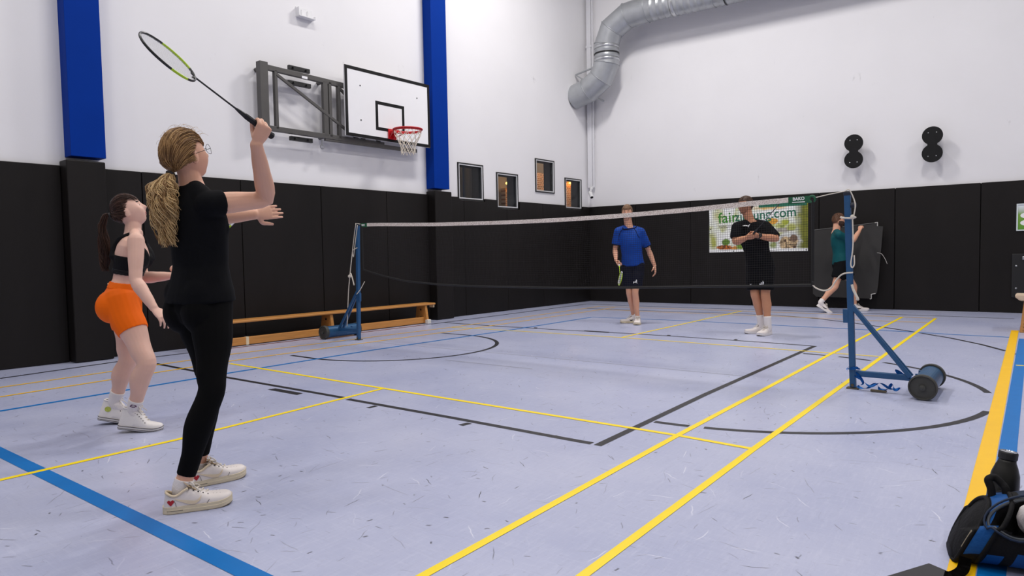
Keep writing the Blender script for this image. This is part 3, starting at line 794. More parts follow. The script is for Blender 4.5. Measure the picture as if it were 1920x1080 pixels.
    text_mesh('lettering', 'fair', .30, g1, t, Mx @ Matrix.Translation((.19, .60, .001)) @ Matrix.Rotation(math.radians(2.6), 4, 'Z'), xs=1.02, bold=.004)
    text_mesh('lettering', 'zinsung.com', .26, g2, t, Mx @ Matrix.Translation((.53, .625, .001)) @ Matrix.Rotation(math.radians(2.6), 4, 'Z'), xs=.925, bold=.003)
    text_mesh('lettering', 'NACHHALTIG', .075, gd, t, Mx @ Matrix.Translation((.2, .50, .001)) @ Matrix.Rotation(math.radians(2.0), 4, 'Z'), xs=1.2)
    # printed pictures: jars of coins, plants, a white base line
    jar = mat('banner_jar', (206, 210, 204), .5, var=.2, vscale=9); co = mat('banner_coins', (150, 112, 58), .5, var=.75, vscale=26); lf = mat('banner_leaf', (128, 158, 44), .5, var=.4, vscale=9)
    orr = mat('banner_bird', (206, 140, 30), .5, var=.3, vscale=9); wh = mat('banner_white', (244, 245, 244), .5)
    def flat(name, pts, m, z):
        bm = bmesh.new(); prism(bm, pts, .0005*z, .0005*(z+1), M=Mx); mesh_obj(name, bm, m, t)
    el = lambda cx, cy, a, b_, n=18: [(cx+a*math.cos(2*PI*k/n), cy+b_*math.sin(2*PI*k/n)) for k in range(n)]
    flat('printed_band', [(.0, 0), (w, 0), (w, .055), (0, .055)], wh, 1)
    flat('printed_teal', [(1.0, h-.07), (w-.02, h-.07), (w-.02, h), (1.0, h)], g2, 1)
    for x in (.03, .5, w-.03):
        bm = bmesh.new(); lathe(bm, [(.012, 0), (.012, .004), (.006, .005)], 10, M=Mx @ Matrix.Translation((x, .02 if x != .03 else .48, .001))); mesh_obj('eyelet', bm, M_blackm, t)
banner()

# poster cut by the right edge of the photo
def poster():
    x0, x1, z0, z1 = 4.015, 4.62, 1.355, 1.80
    base = BW((x0+x1)/2, z0, .01); t = thing('wall_poster', 'framed green poster with white ovals on back wall at right edge', 'poster', base)
    Mx = Matrix.Translation(-base) @ BWM(x0, z0, .012); w, h = x1-x0, z1-z0
    m = bpy.data.materials.new('poster_print'); m.use_nodes = True; N, L, b = nodes_of(m)
    tc = N.new('ShaderNodeTexCoord'); sp = N.new('ShaderNodeSeparateXYZ'); L.new(tc.outputs['Object'], sp.inputs[0])
    mr = N.new('ShaderNodeMapRange'); mr.inputs['From Max'].default_value = h; L.new(sp.outputs['Z'], mr.inputs[0])
    rp = N.new('ShaderNodeValToRGB'); L.new(mr.outputs[0], rp.inputs[0]); cr = rp.color_ramp
    cr.elements[0].color = srgb(86, 146, 40); cr.elements[1].color = srgb(226, 232, 236); cr.elements[1].position = .92
    e = cr.elements.new(.6); e.color = srgb(120, 164, 60); e = cr.elements.new(.72); e.color = srgb(176, 192, 170)
    L.new(rp.outputs[0], b.inputs['Base Color'])
    bm = bmesh.new(); box(bm, w/2, h/2, -.003, w, h, .006, M=Mx); mesh_obj('sheet', bm, m, t)
    bm = bmesh.new()
    for cx, cy, a, b_ in ((w/2, h-.01, w, .02), (w/2, .01, w, .02), (.01, h/2, .02, h-.04), (w-.01, h/2, .02, h-.04)): box(bm, cx, cy, .004, a, b_, .012, M=Mx)
    mesh_obj('frame', bm, mat('pale_frame', (214, 222, 224), .4), t)
    wh = mat('banner_white', (244, 245, 244), .5); gd = mat('poster_text', (70, 76, 66), .6)
    for cx in (.15, .42):
        for cy in (.25, .13):
            bm = bmesh.new(); prism(bm, [(cx+.10*math.cos(2*PI*k/20), cy+.05*math.sin(2*PI*k/20)) for k in range(20)], .0005, .001, M=Mx); mesh_obj('oval', bm, wh, t)
            bm = bmesh.new(); box(bm, cx, cy+.012, .0014, .09, .01, .0006, M=Mx); box(bm, cx+.01, cy-.012, .0014, .06, .01, .0006, M=Mx); mesh_obj('oval_print', bm, gd, t)
poster()
# black padded hatch with screws beside the vaulting box
def hatch():
    base = BW(4.35, .2, .0); t = thing('wall_hatch', 'black padded hatch door with screws and grey handle at right edge', 'hatch', base)
    Mx = Matrix.Translation(-base) @ BWM(3.965, .28, .005)
    bm = bmesh.new(); box(bm, .5, .34, .012, 1.0, .72, .024, M=Mx, bev=.006); mesh_obj('door', bm, mat('hatch_black', (20, 20, 21), .5, var=.2), t)
    for (x, y) in ((.06, .50), (.06, .13), (.9, .5), (.9, .13)):
        bm = bmesh.new(); lathe(bm, [(.014, .024), (.014, .03), (.006, .033)], 10, M=Mx @ Matrix.Translation((x, y, 0))); mesh_obj('screw', bm, M_bolt, t)
    bm = bmesh.new(); box(bm, .2, .63, .045, .13, .06, .05, M=Mx, bev=.01); box(bm, .2, .63, .025, .05, .03, .03, M=Mx); mesh_obj('handle', bm, M_alu, t)
hatch()
# ================================================================== sports equipment
M_navy = mat('blue_post_paint', (38, 84, 128), 0.38, metal=0.1, var=0.25, vscale=9, bump=0.05)
M_rope = mat('white_rope', (222, 214, 200), 0.85, var=0.12, vscale=60, bump=0.3, bscale=300)
M_strap = mat('blue_strap', (28, 128, 214), 0.6, var=0.2, vscale=20)
M_rubber = mat('dark_rubber', (62, 62, 58), 0.6, var=0.25, vscale=14)
M_drum = mat('blue_drum_paint', (42, 88, 128), 0.35, metal=0.3, var=0.3, vscale=10)
M_wood = mat('bench_wood', (196, 136, 70), 0.42, var=0.28, vscale=4, stretch=(14, 1.2, 14), bump=0.03)
M_worn = mat('worn_steel', (92, 82, 66), 0.6, metal=0.3, var=0.4, vscale=20)

def post(px, py, s, lab):
    """s=+1: weight to the +x side"""
    t = thing('net_post', lab, 'net post', (px, py, 0), 'badminton net posts')
    H = 1.555
    bm = bmesh.new(); box(bm, 0, 0, H/2, .045, .045, H-.02, bev=.006); mesh_obj('upright', bm, M_navy, t)
    bm = bmesh.new(); box(bm, 0, 0, .005, .09, .07, .01, bev=.003); tube(bm, [(0, -.03, .03), (0, .03, .03)], .012, 8); mesh_obj('foot_plate', bm, M_worn, t)
    bm = bmesh.new(); box(bm, 0, 0, H-.01, .05, .05, .03, bev=.006); pc_ = bmesh.new(); tube(pc_, [(s*.02, 0, H-.1), (s*.06, 0, H-.1)], .02, 10); mesh_obj('pulley', pc_, mat('cap_dark', (28, 34, 50), .5), t); mesh_obj('top_cap', bm, mat('cap_dark', (28, 34, 50), .5), t)
    xe = s*.42
    bm = bmesh.new(); box(bm, s*.20, .0, .125, .40, .04, .045, bev=.005, M=None); mesh_obj('base_bar', bm, M_navy, t)
    bm = bmesh.new()
    for dy in (-.035, .035):
        a, b = V((s*.01, dy*.3, .66)), V((xe-s*.02, dy+.02, .13)); d = (b-a); x = d.normalized(); y = V((0, 1, 0)); z = x.cross(y).normalized(); y = z.cross(x)
        box(bm, 0, 0, 0, d.length, .024, .032, M=frame_mat(x, y, z, (a+b)/2), bev=.004)
    mesh_obj('strut', bm, M_navy, t)
    bm = bmesh.new(); box(bm, -s*.035, -.01, .58, .04, .03, .11, bev=.004); mesh_obj('rope_cleat', bm, M_navy, t)
    bm = bmesh.new()
    box(bm, s*.45, .12, .10, .05, .32, .03, bev=.004)
    for dy in (.02, .2): tube(bm, [(s*.44, dy+.03, .11), (s*.44, dy+.03, .15)], .016, 8)
    mesh_obj('axle_bracket', bm, M_navy, t)
    # weight drum, axis along y
    Mx = frame_mat(V((1, 0, 0)), V((0, 0, 1)), V((0, -1, 0)), V((s*.50, .09, .094)))
    bm = bmesh.new(); lathe(bm, [(.080, -.28), (.080, .28)], 36, M=Mx); mesh_obj('weight_drum', bm, M_drum, t, smooth=False)
    for e in (1, -1):
        bm = bmesh.new(); lathe(bm, [(.078, e*.255), (.092, e*.255), (.094, e*.27), (.094, e*.30), (.085, e*.305), (.080, e*.292), (.020, e*.292), (.020, e*.312), (.006, e*.316)], 36, M=Mx); dr = mesh_obj('drum_rim', bm, M_rubber, t)
    return t
def tilt_fix(o):
    return o
pr_ = post(3.125, 0.11, 1, 'blue net post with weight drum on right side of court')
pl_ = post(-2.925, 0.115, -1, 'blue net post with weight drum on left side before bench')
# ropes and straps belong to their post
def rope(parent, pts, r=.005, k=5, name='rope', m=None):
    bm = bmesh.new(); tube(bm, smooth_path([V(p)-parent.location for p in pts], k), r, 7); return mesh_obj(name, bm, m or M_rope, parent, smooth=True)
px, py = 3.125, .11
rope(pr_, [(px-.01, py-.03, 1.565), (px+.02, py-.03, 1.575), (px+.05, py-.02, 1.50), (px+.06, py-.03, 1.44), (px+.045, py-.03, 1.36)])
rope(pr_, [(px-.045, py-.035, 1.362), (px-.02, py-.04, 1.355), (px+.03, py-.04, 1.352), (px+.055, py-.03, 1.358), (px+.04, py+.03, 1.358), (px-.03, py+.03, 1.36), (px-.045, py-.035, 1.362)], .0075)
bm = bmesh.new(); sphere(bm, V((.04, -.04, 1.36)), .017, .016, .019); mesh_obj('rope_knot', bm, M_rope, pr_, smooth=True)
rope(pr_, [(px+.04, py-.04, 1.35), (px+.04, py-.04, 1.2), (px+.035, py-.045, 1.1), (px+.02, py-.05, .995), (px+.03, py-.055, .965), (px+.045, py-.05, .99), (px+.045, py-.045, 1.06)], .005)
rope(pr_, [(px+.03, py-.03, .925), (px-.02, py-.035, .92), (px-.058, py-.025, .905), (px-.097, py-.02, .862), (px-.136, py-.02, .80), (px-.190, py-.02, .778), (px-.249, py-.02, .798), (2.850, .09, .826)], .006)
rope(pr_, [(px+.02, py-.03, .83), (px+.03, py-.035, .79), (px+.05, py-.04, .745), (px+.062, py-.04, .715), (px+.05, py-.04, .72)], .010)
def strap(parent, pts, w=.022):
    P = smooth_path([V(p)-parent.location for p in pts], 6); bm = bmesh.new(); prev = None
    for i, p in enumerate(P):
        d = (P[min(i+1, len(P)-1)]-P[max(i-1, 0)]).normalized(); tw = i*.35
        x, y = perp(d); s_ = (x*math.cos(tw)+y*math.sin(tw))*w/2
        q = (bm.verts.new(p-s_), bm.verts.new(p+s_))
        if prev: bm.faces.new((prev[0], q[0], q[1], prev[1]))
        prev = q
    bmesh.ops.solidify(bm, geom=bm.faces, thickness=.002)
    return mesh_obj('strap', bm, M_strap, parent, smooth=True)
strap(pr_, [(px-.03, py-.03, .16), (px+.03, py-.035, .17), (px+.04, py+.03, .16), (px-.03, py+.03, .165), (px-.035, py-.03, .15)])
strap(pr_, [(px+.03, py-.03, .14), (px+.08, py-.04, .06), (px+.04, py-.04, .03), (px+.10, py-.05, .02), (px+.17, py-.04, .06), (px+.20, py-.045, .02), (px+.25, py-.05, .03), (px+.28, py-.04, .07), (px+.30, py-.05, .03), (px+.34, py-.04, .05)])
strap(pr_, [(px+.02, py-.04, .11), (px+.07, py-.045, .085), (px+.13, py-.05, .04), (px+.2, py-.045, .07), (px+.27, py-.05, .035), (px+.33, py-.02, .04)], .018)
strap(pr_, [(px+.30, py-.01, .18), (px+.36, py-.01, .13), (px+.42, py, .12), (px+.46, py+.02, .14)], .035)
bm = bmesh.new(); box(bm, .19, -.06, .012, .11, .03, .014, bev=.003); mesh_obj('buckle', bm, M_worn, pr_)
lx, ly = -2.925, .115
rope(pl_, [(lx, ly-.03, 1.565), (lx-.05, ly-.02, 1.4), (lx-.12, ly-.01, 1.1), (lx-.2, ly+.0, .7), (lx-.27, ly+.02, .17)], .006)
rope(pl_, [(lx+.03, ly-.03, 1.54), (lx-.0, ly-.03, 1.4), (lx-.04, ly-.03, 1.2), (lx-.07, ly-.02, 1.12), (lx-.09, ly-.02, 1.2), (lx+.02, ly-.03, 1.24)], .005)
rope(pl_, [(lx-.16, ly-.02, .86), (lx-.12, ly-.03, .9), (lx-.08, ly-.03, .82), (lx-.05, ly-.03, .74)], .008)
bm = bmesh.new(); sphere(bm, V((-.155, -.02, .86)), .022); mesh_obj('rope_knot', bm, M_rope, pl_, smooth=True)
rope(pl_, [(lx-.0, ly-.03, .62), (lx+.06, ly-.02, .68), (lx+.14, ly-.01, .79)], .005)

# the posts lean inward a little under the pull of the net
for p_, k_ in ((pr_, -.034), (pl_, .030)):
    for c_ in p_.children:
        for v_ in c_.data.vertices: v_.co.x += k_*v_.co.z

# the net: two-centimetre mesh, white top tape, black edges
def net():
    X0, X1, Yn = -2.79, 2.83, 0.10
    t = thing('badminton_net', 'black badminton net with white top tape and green end labels', 'net', (0, Yn, 0))
    TT = [(-2.81, 1.563), (-2.424, 1.552), (-1.9, 1.530), (-1.434, 1.512), (-.778, 1.497), (-.179, 1.487), (.362, 1.485), (1.013, 1.491), (1.804, 1.513), (2.366, 1.537), (2.85, 1.552)]
    def top(x):
        for (a, za), (b, zb) in zip(TT[:-1], TT[1:]):
            if x <= b: return za+(zb-za)*(x-a)/(b-a)
        return TT[-1][1]
    BT = [(-2.80, .955), (-2.765, .945), (-2.371, .864), (-1.977, .806), (-1.4, .770), (-.749, .757), (.412, .758), (1.18, .774), (1.8, .792), (2.375, .806), (2.84, .822)]
    def bot(x):
        for (a, za), (b, zb) in zip(BT[:-1], BT[1:]):
            if x <= b: return za+(zb-za)*(x-a)/(b-a)
        return BT[-1][1]
    def bulge(x, f): u = (x-X0)/(X1-X0); return .035*math.sin(PI*u)*math.sin(PI*f)
    def P(x, f): z1 = top(x)-.03; z0 = bot(x); return V((x, bulge(x, f), z1 + (z0-z1)*f))
    M_thr = mat('black_net_thread', (30, 26, 25), .8)
    bm = bmesh.new(); r = .0012
    def thr(pts): tube(bm, pts, r, 3, caps=False)
    nx = 281; nz = 35
    for i in range(nx+1):
        x = X0+(X1-X0)*i/nx; thr([P(x, k/6) for k in range(7)])
    for j in range(1, nz):
        thr([P(X0+(X1-X0)*k/40, j/nz) for k in range(41)])
    o = mesh_obj('net_mesh', bm, M_thr, t); o['kind'] = 'stuff'
    m = bpy.data.materials.new('net_tape'); m.use_nodes = True; N, L, b = nodes_of(m)
    tc = N.new('ShaderNodeTexCoord'); mp = N.new('ShaderNodeMapping'); mp.inputs['Scale'].default_value = (95, 60, 190); mp.inputs['Rotation'].default_value = (0, .5, 0)
    nz_ = N.new('ShaderNodeTexNoise'); nz_.inputs['Scale'].default_value = 1.0; nz_.inputs['Detail'].default_value = 3
    rp = N.new('ShaderNodeValToRGB'); rp.color_ramp.elements[0].position = .36; rp.color_ramp.elements[0].color = srgb(184, 168, 158); rp.color_ramp.elements[1].position = .56; rp.color_ramp.elements[1].color = srgb(236, 226, 218)
    L.new(tc.outputs['Object'], mp.inputs[0]); L.new(mp.outputs[0], nz_.inputs['Vector']); L.new(nz_.outputs['Fac'], rp.inputs[0]); L.new(rp.outputs[0], b.inputs['Base Color']); b.inputs['Roughness'].default_value = .8
    def tape(xa, xb, name, mm, h=.042, d=.006, parent=t):
        bm = bmesh.new(); prev = None; n = max(2, int((xb-xa)/.06))
        for i in range(n+1):
            x = xa+(xb-xa)*i/n; z = top(x); q = [bm.verts.new(p) for p in ((x, -d, z-h), (x, d, z-h), (x, d, z), (x, -d, z))]
            if prev:
                for k in range(4): bm.faces.new((prev[k], prev[(k+1) % 4], q[(k+1) % 4], q[k]))
            else: bm.faces.new(q)
            prev = q
        bm.faces.new(prev[::-1]); bmesh.ops.recalc_face_normals(bm, faces=bm.faces)
        return mesh_obj(name, bm, mm, parent)
    tape(X0+.12, X1-.20, 'top_tape', m)
    M_grn = mat('net_label_green', (20, 88, 56), .6, var=.1)
    e1 = tape(X0, X0+.12, 'end_label', M_grn, .052, .007); e2 = tape(X1-.20, X1-.03, 'end_label', M_grn, .058, .007)
    wt = mat('banner_white', (244, 245, 244), .5)
    xx = X1-.165
    text_mesh('brand_lettering', 'BAKO', .036, wt, e2, frame_mat(V((1, 0, .03)).normalized(), V((-.03, 0, 1)).normalized(), V((0, -1, 0)), V((xx, -.008, top(xx)-.030))), xs=.95, bold=.001)
    text_mesh('brand_lettering', 'BAKO', .034, wt, e1, frame_mat(V((1, 0, -.03)).normalized(), V((.03, 0, 1)).normalized(), V((0, -1, 0)), V((X0+.015, -.008, top(X0)-.036))), xs=.7, bold=.001)
    bm = bmesh.new(); box(bm, xx+.045, -.008, top(xx)-.044, .1, .001, .007); mesh_obj('label_stripe', bm, wt, e2)
    M_edge = mat('net_edge_black', (18, 17, 17), .7)
    bm = bmesh.new(); tube(bm, [P(X0+(X1-X0)*k/60, 1.0) for k in range(61)], .011, 8); mesh_obj('bottom_cord', bm, M_edge, t)
    for x in (X0+.01, X1-.01):
        bm = bmesh.new(); tube(bm, [P(x, k/10) for k in range(11)], .012, 8); mesh_obj('side_cord', bm, M_edge, t)
    bm = bmesh.new(); tube(bm, [(X1-.018+.024*math.cos(a), 0, top(X1)-.03+.024*math.sin(a)) for a in [k*PI/8 for k in range(17)]], .010, 8, caps=False); mesh_obj('corner_ring', bm, M_grn, t)
    rope(pr_, [(X1+.012, Yn, top(X1)-.02), (2.93, Yn, 1.548), (3.03, Yn, 1.563), (3.072, Yn-.01, 1.568)], .004, name='head_cord'); rope(pl_, [(X0-.02, Yn, top(X0)-.01), (-2.84, Yn, 1.556), (-2.878, Yn, 1.562)], .004, name='head_cord')
    bm = bmesh.new(); tube(bm, smooth_path([(X1-.012, 0, .86), (X1-.006, -.01, .84), (X1-.005, -.012, .822)], 4), .009, 6); mesh_obj('tail_cord', bm, M_edge, t)
net()

# long gymnastics bench along the left wall
def bench():
    base = LW(0.35, 0, .32)
    t = thing('gym_bench', 'long wooden gymnastics bench with low beam along left wall', 'bench', base)
    ya, yb = -1.40, 2.15
    W0 = Matrix.Translation(-base); f = lambda y, z, o: W0 @ LW(y, z, .32+o)
    Mm = lambda y, z, o: W0 @ LWM(y, z, .32+o)
    L_ = yb-ya+.4
    bm = bmesh.new(); box(bm, 0, 0, 0, L_, .032, .25, M=Mm((ya+yb)/2, .318, -.0), bev=.01); mesh_obj('seat', bm, M_wood, t)
    bm = bmesh.new(); box(bm, 0, 0, 0, L_-.36, .10, .05, M=Mm((ya+yb)/2, .06, .05), bev=.008); mesh_obj('low_beam', bm, M_wood, t)
    for y in (ya+.1, 0.30, yb-.0):
        bm = bmesh.new()
        out = [(-.15, .01), (.15, .01), (.10, .302), (-.10, .302)]
        Mq = W0 @ frame_mat(ln, V((0, 0, 1)), -lt, LW(y, 0, .32))
        prism(bm, out, -.024, .024, M=Mq); bmesh.ops.bevel(bm, geom=bm.edges[:], offset=.004, segments=1, affect='EDGES')
        lg = mesh_obj('leg', bm, M_wood, t)
        for zz in (.10, .23):
            bm = bmesh.new(); lathe(bm, [(.018, -.026), (.018, .026)], 12, M=Mq @ Matrix.Translation((.0, zz, 0))); mesh_obj('bolt_hole', bm, mat('dark_hole', (30, 24, 20), .8), lg)
    for y in (ya+.1, yb):
        bm = bmesh.new(); box(bm, 0, 0, 0, .075, .07, .07, M=Mm(y+.01, .036, .135), bev=.01); mesh_obj('foot_pad', bm, mat('white_rubber', (226, 224, 216), .6, var=.1), t)
    bm = bmesh.new(); box(bm, 0, 0, 0, .02, .07, .1, M=Mm(yb+.2, .29, .03), bev=.004); mesh_obj('end_hook', bm, mat('pale_wood', (224, 208, 176), .5), t)
    bm = bmesh.new(); box(bm, 0, 0, 0, .04, .106, .054, M=Mm(-.98, .06, .05), bev=.003); mesh_obj('beam_tape', bm, mat('pale_wood', (224, 208, 176), .5), t)
bench()

# vaulting box at the right edge
def vault():
    base = V((4.60, 5.0, 0))
    t = thing('vaulting_box', 'wooden vaulting box with pale leather top at right edge', 'vaulting box', base)
    M_ply = mat('vault_wood', (190, 138, 78), .45, var=.2, vscale=4, stretch=(2, 2, 12)); M_end = mat('vault_end_grain', (150, 104, 58), .6, var=.4, vscale=30); M_lea = mat('pale_leather', (206, 184, 160), .5, var=.08, bump=.15, bscale=60)
    x0, y0, w, d, h = -.50, .0, 1.0, .5, .41
    bm = bmesh.new(); out = [(x0+.02, 0), (x0+w-.02, 0), (x0+w-.06, h), (x0+.06, h)]
    pa = [bm.verts.new((x, y0, z)) for x, z in out]; pb = [bm.verts.new((x, y0+d, z)) for x, z in out]
    bm.faces.new(pa); bm.faces.new(pb[::-1])
    for k in range(4): bm.faces.new((pa[k], pb[k], pb[(k+1) % 4], pa[(k+1) % 4]))
    bmesh.ops.recalc_face_normals(bm, faces=bm.faces)
    bmesh.ops.bevel(bm, geom=bm.edges[:], offset=.006, segments=2, affect='EDGES'); mesh_obj('box_section', bm, M_ply, t)
    for k in range(9):
        z = .03+.042*k
        bm = bmesh.new(); box(bm, x0+.058+.04*z/h, y0-.001, z, .020, .004, .017); mesh_obj('finger_joint', bm, M_end, t)
    bm = bmesh.new(); Mx = frame_mat(V((1, 0, 0)), V((0, 0, 1)), V((0, -1, 0)), V((0, y0+d/2, h))); prism(bm, [(-w/2+.02, 0), (w/2-.02, 0), (w/2+.035, .05), (w/2+.03, .068), (-w/2-.03, .068), (-w/2-.035, .05)], -d/2-.04, d/2+.04, M=Mx); bmesh.ops.recalc_face_normals(bm, faces=bm.faces); bmesh.ops.bevel(bm, geom=bm.edges[:], offset=.008, segments=2, affect='EDGES'); mesh_obj('top_cushion', bm, M_lea, t)
vault()
# body joints, metres in the hall
J_w = {'base': (1.120, -4.180, 0.000), 'PC': (1.100, -4.110, 0.900), 'SC': (1.100, -4.130, 1.415), 'Fp': (-0.050, 1.000, 0.000), 'Fc': (-0.050, 1.000, 0.000), 'HC': (1.100, -4.155, 1.597), 'Fh': (-0.060, 0.930, 0.320), 'shR': (1.247, -4.145, 1.368), 'shL': (0.935, -4.130, 1.395), 'elR': (1.292, -3.868, 1.402), 'wrR': (1.396, -3.949, 1.658), 'elL': (0.820, -3.970, 1.325), 'wrL': (0.962, -3.734, 1.351), 'hdL': (0.985, -3.614, 1.369), 'knR': (1.294, -4.188, 0.511), 'knL': (1.086, -4.072, 0.504), 'anR': (1.235, -4.310, 0.095), 'anL': (0.955, -4.090, 0.095), 'rk0': (1.460, -3.936, 1.676), 'rk1': (1.522, -4.534, 1.977)}
J_g = {'base': (-0.530, -3.840, 0.000), 'PC': (-0.550, -3.797, 0.845), 'SC': (-0.494, -3.729, 1.248), 'Fp': (0.550, 0.835, 0.000), 'Fc': (0.600, 0.800, 0.000), 'HC': (-0.523, -3.739, 1.443), 'Fh': (0.482, 0.732, 0.482), 'shR': (-0.317, -3.794, 1.250), 'shL': (-0.652, -3.648, 1.252), 'elR': (-0.253, -3.836, 0.991), 'wrR': (-0.125, -3.787, 0.816), 'hdR': (-0.061, -3.754, 0.749), 'elL': (-0.676, -3.607, 0.997), 'wrL': (-0.496, -3.492, 1.008), 'hdL': (-0.444, -3.451, 1.018), 'knR': (-0.271, -3.783, 0.452), 'knL': (-0.621, -3.752, 0.439), 'anR': (-0.397, -3.825, 0.145), 'anL': (-0.732, -3.804, 0.157), 'rk0': (-0.496, -3.494, 0.982), 'rk1': (-0.219, -3.097, 1.472)}
J_b = {'base': (-0.720, 3.720, 0.000), 'PC': (-0.731, 3.791, 0.882), 'SC': (-0.777, 3.765, 1.452), 'Fp': (0.349, -0.937, 0.000), 'Fc': (0.301, -0.954, 0.000), 'HC': (-0.799, 3.741, 1.727), 'Fh': (0.340, -0.940, -0.020), 'shR': (-0.926, 3.675, 1.443), 'shL': (-0.622, 3.859, 1.427), 'elR': (-0.978, 3.668, 1.163), 'wrR': (-0.896, 3.543, 0.997), 'hdR': (-0.846, 3.502, 0.931), 'elL': (-0.541, 3.967, 1.129), 'wrL': (-0.440, 3.953, 0.894), 'hdL': (-0.420, 3.938, 0.802), 'knR': (-0.752, 3.699, 0.483), 'knL': (-0.642, 3.683, 0.486), 'anR': (-0.749, 3.830, 0.112), 'anL': (-0.620, 3.713, 0.093), 'rk0': (-0.844, 3.483, 0.997), 'rk1': (-0.532, 2.958, 0.685)}
J_k = {'base': (1.380, 3.300, 0.000), 'PC': (1.377, 3.335, 0.888), 'SC': (1.273, 3.288, 1.435), 'Fp': (-0.151, -0.988, 0.000), 'Fc': (-0.120, -0.993, 0.000), 'HC': (1.213, 3.259, 1.705), 'Fh': (-0.622, -0.783, 0.020), 'shR': (1.128, 3.175, 1.424), 'shL': (1.418, 3.426, 1.432), 'elR': (1.131, 3.102, 1.226), 'wrR': (1.306, 3.000, 1.276), 'hdR': (1.374, 2.979, 1.308), 'elL': (1.584, 3.353, 1.257), 'wrL': (1.419, 3.114, 1.298), 'hdL': (1.389, 2.977, 1.307), 'knR': (1.326, 3.298, 0.527), 'knL': (1.458, 3.299, 0.530), 'anR': (1.383, 3.383, 0.159), 'anL': (1.498, 3.281, 0.145), 'rk0': (1.353, 2.961, 1.274), 'rk1': (1.810, 2.682, 1.682)}
J_t = {'base': (1.580, 7.270, 0.000), 'PC': (1.547, 7.289, 0.853), 'SC': (1.478, 7.269, 1.374), 'Fp': (0.936, 0.352, 0.000), 'Fc': (0.967, 0.254, 0.000), 'HC': (1.497, 7.298, 1.611), 'Fh': (0.942, 0.334, -0.030), 'shR': (1.549, 7.095, 1.361), 'shL': (1.454, 7.465, 1.368), 'elR': (1.723, 7.298, 1.236), 'wrR': (1.799, 7.521, 1.434), 'hdR': (1.805, 7.581, 1.510), 'elL': (1.553, 7.640, 1.116), 'wrL': (1.602, 7.665, 0.912), 'hdL': (1.616, 7.684, 0.834), 'knR': (1.485, 7.101, 0.443), 'knL': (1.712, 7.517, 0.427), 'anR': (1.303, 6.906, 0.187), 'anL': (1.726, 7.506, 0.073)}
# ================================================================== people
def eloft(bm, rings, n=20, c0='round', c1='round'):
    """rings: (centre, x, y, rx, ry)"""
    R = [list(r) for r in rings]
    def rnd(a, b, end):
        d = (V(a[0])-V(b[0])); d.normalize(); r = min(a[3], a[4]); out = []
        for k in (0.5, 0.85):
            s = math.sqrt(1-k*k); out.append([V(a[0])+d*r*k*.8, a[1], a[2], a[3]*s, a[4]*s])
        return out
    pre, post_ = [], []
    if c0 == 'round': pre = rnd(R[0], R[1], 0)[::-1]
    if c1 == 'round': post_ = rnd(R[-1], R[-2], 1)
    if c0 == 'in':
        a, b = R[0], R[1]; d = (V(b[0])-V(a[0])).normalized(); pre = [[V(a[0])+d*.03, a[1], a[2], a[3]-.008, a[4]-.008], [V(a[0])+d*.002, a[1], a[2], a[3]-.007, a[4]-.007]]
    if c1 == 'in':
        a, b = R[-1], R[-2]; d = (V(b[0])-V(a[0])).normalized(); post_ = [[V(a[0])+d*.002, a[1], a[2], a[3]-.007, a[4]-.007], [V(a[0])+d*.03, a[1], a[2], a[3]-.008, a[4]-.008]]
    R = pre + R + post_
    vs = [[bm.verts.new(V(c)+V(x)*rx*math.cos(2*PI*k/n)+V(y)*ry*math.sin(2*PI*k/n)) for k in range(n)] for c, x, y, rx, ry in R]
    for a, b in zip(vs[:-1], vs[1:]):
        for k in range(n): bm.faces.new((a[k], a[(k+1) % n], b[(k+1) % n], b[k]))
    bm.faces.new(vs[0][::-1]); bm.faces.new(vs[-1])
def limb(bm, pts, radii, hint, n=16, c0='round', c1='round', flat=1.0):
    """tapered limb through pts (list of points); radii: (t, r) along its length; hint: rough sideways direction"""
    P = smooth_path(pts, 6) if len(pts) > 2 else [V(pts[0]).lerp(V(pts[1]), k/8) for k in range(9)]
    L_ = [0]
    for a, b in zip(P[:-1], P[1:]): L_.append(L_[-1]+(b-a).length)
    T = L_[-1]; rings = []
    def rad(t):
        for (t0, r0), (t1, r1) in zip(radii[:-1], radii[1:]):
            if t <= t1:
                u = (t-t0)/(t1-t0) if t1 > t0 else 0; u = max(0, min(1, u)); u = u*u*(3-2*u); return r0+(r1-r0)*u
        return radii[-1][1]
    for i, p in enumerate(P):
        d = (P[min(i+1, len(P)-1)]-P[max(i-1, 0)]).normalized()
        x = V(hint)-d*V(hint).dot(d)
        if x.length < 1e-4: x = perp(d)[0]
        x.normalize(); y = d.cross(x); r = rad(L_[i]/T)
        rings.append((p, x, y, r, r*flat))
    eloft(bm, rings, n, c0, c1)

FEMALE = [(-.20, .075, .07, 0), (-.14, .15, .100, -.006), (-.03, .170, .112, -.014), (.1, .163, .106, -.010), (.22, .142, .092, -.002), (.36, .122, .082, .004), (.5, .124, .086, .006), (.64, .138, .100, .008), (.78, .148, .104, .006), (.9, .150, .090, -.002), (1.0, .130, .068, -.008), (1.07, .085, .055, -.010), (1.13, .052, .052, -.008)]
MALE = [(-.20, .075, .07, 0), (-.14, .145, .100, -.006), (-.03, .160, .110, -.010), (.1, .155, .105, -.006), (.22, .148, .100, 0), (.36, .146, .098, .004), (.5, .152, .102, .006), (.64, .165, .110, .006), (.78, .176, .114, .004), (.9, .178, .100, -.002), (1.0, .155, .076, -.008), (1.07, .10, .062, -.010), (1.13, .060, .058, -.006)]

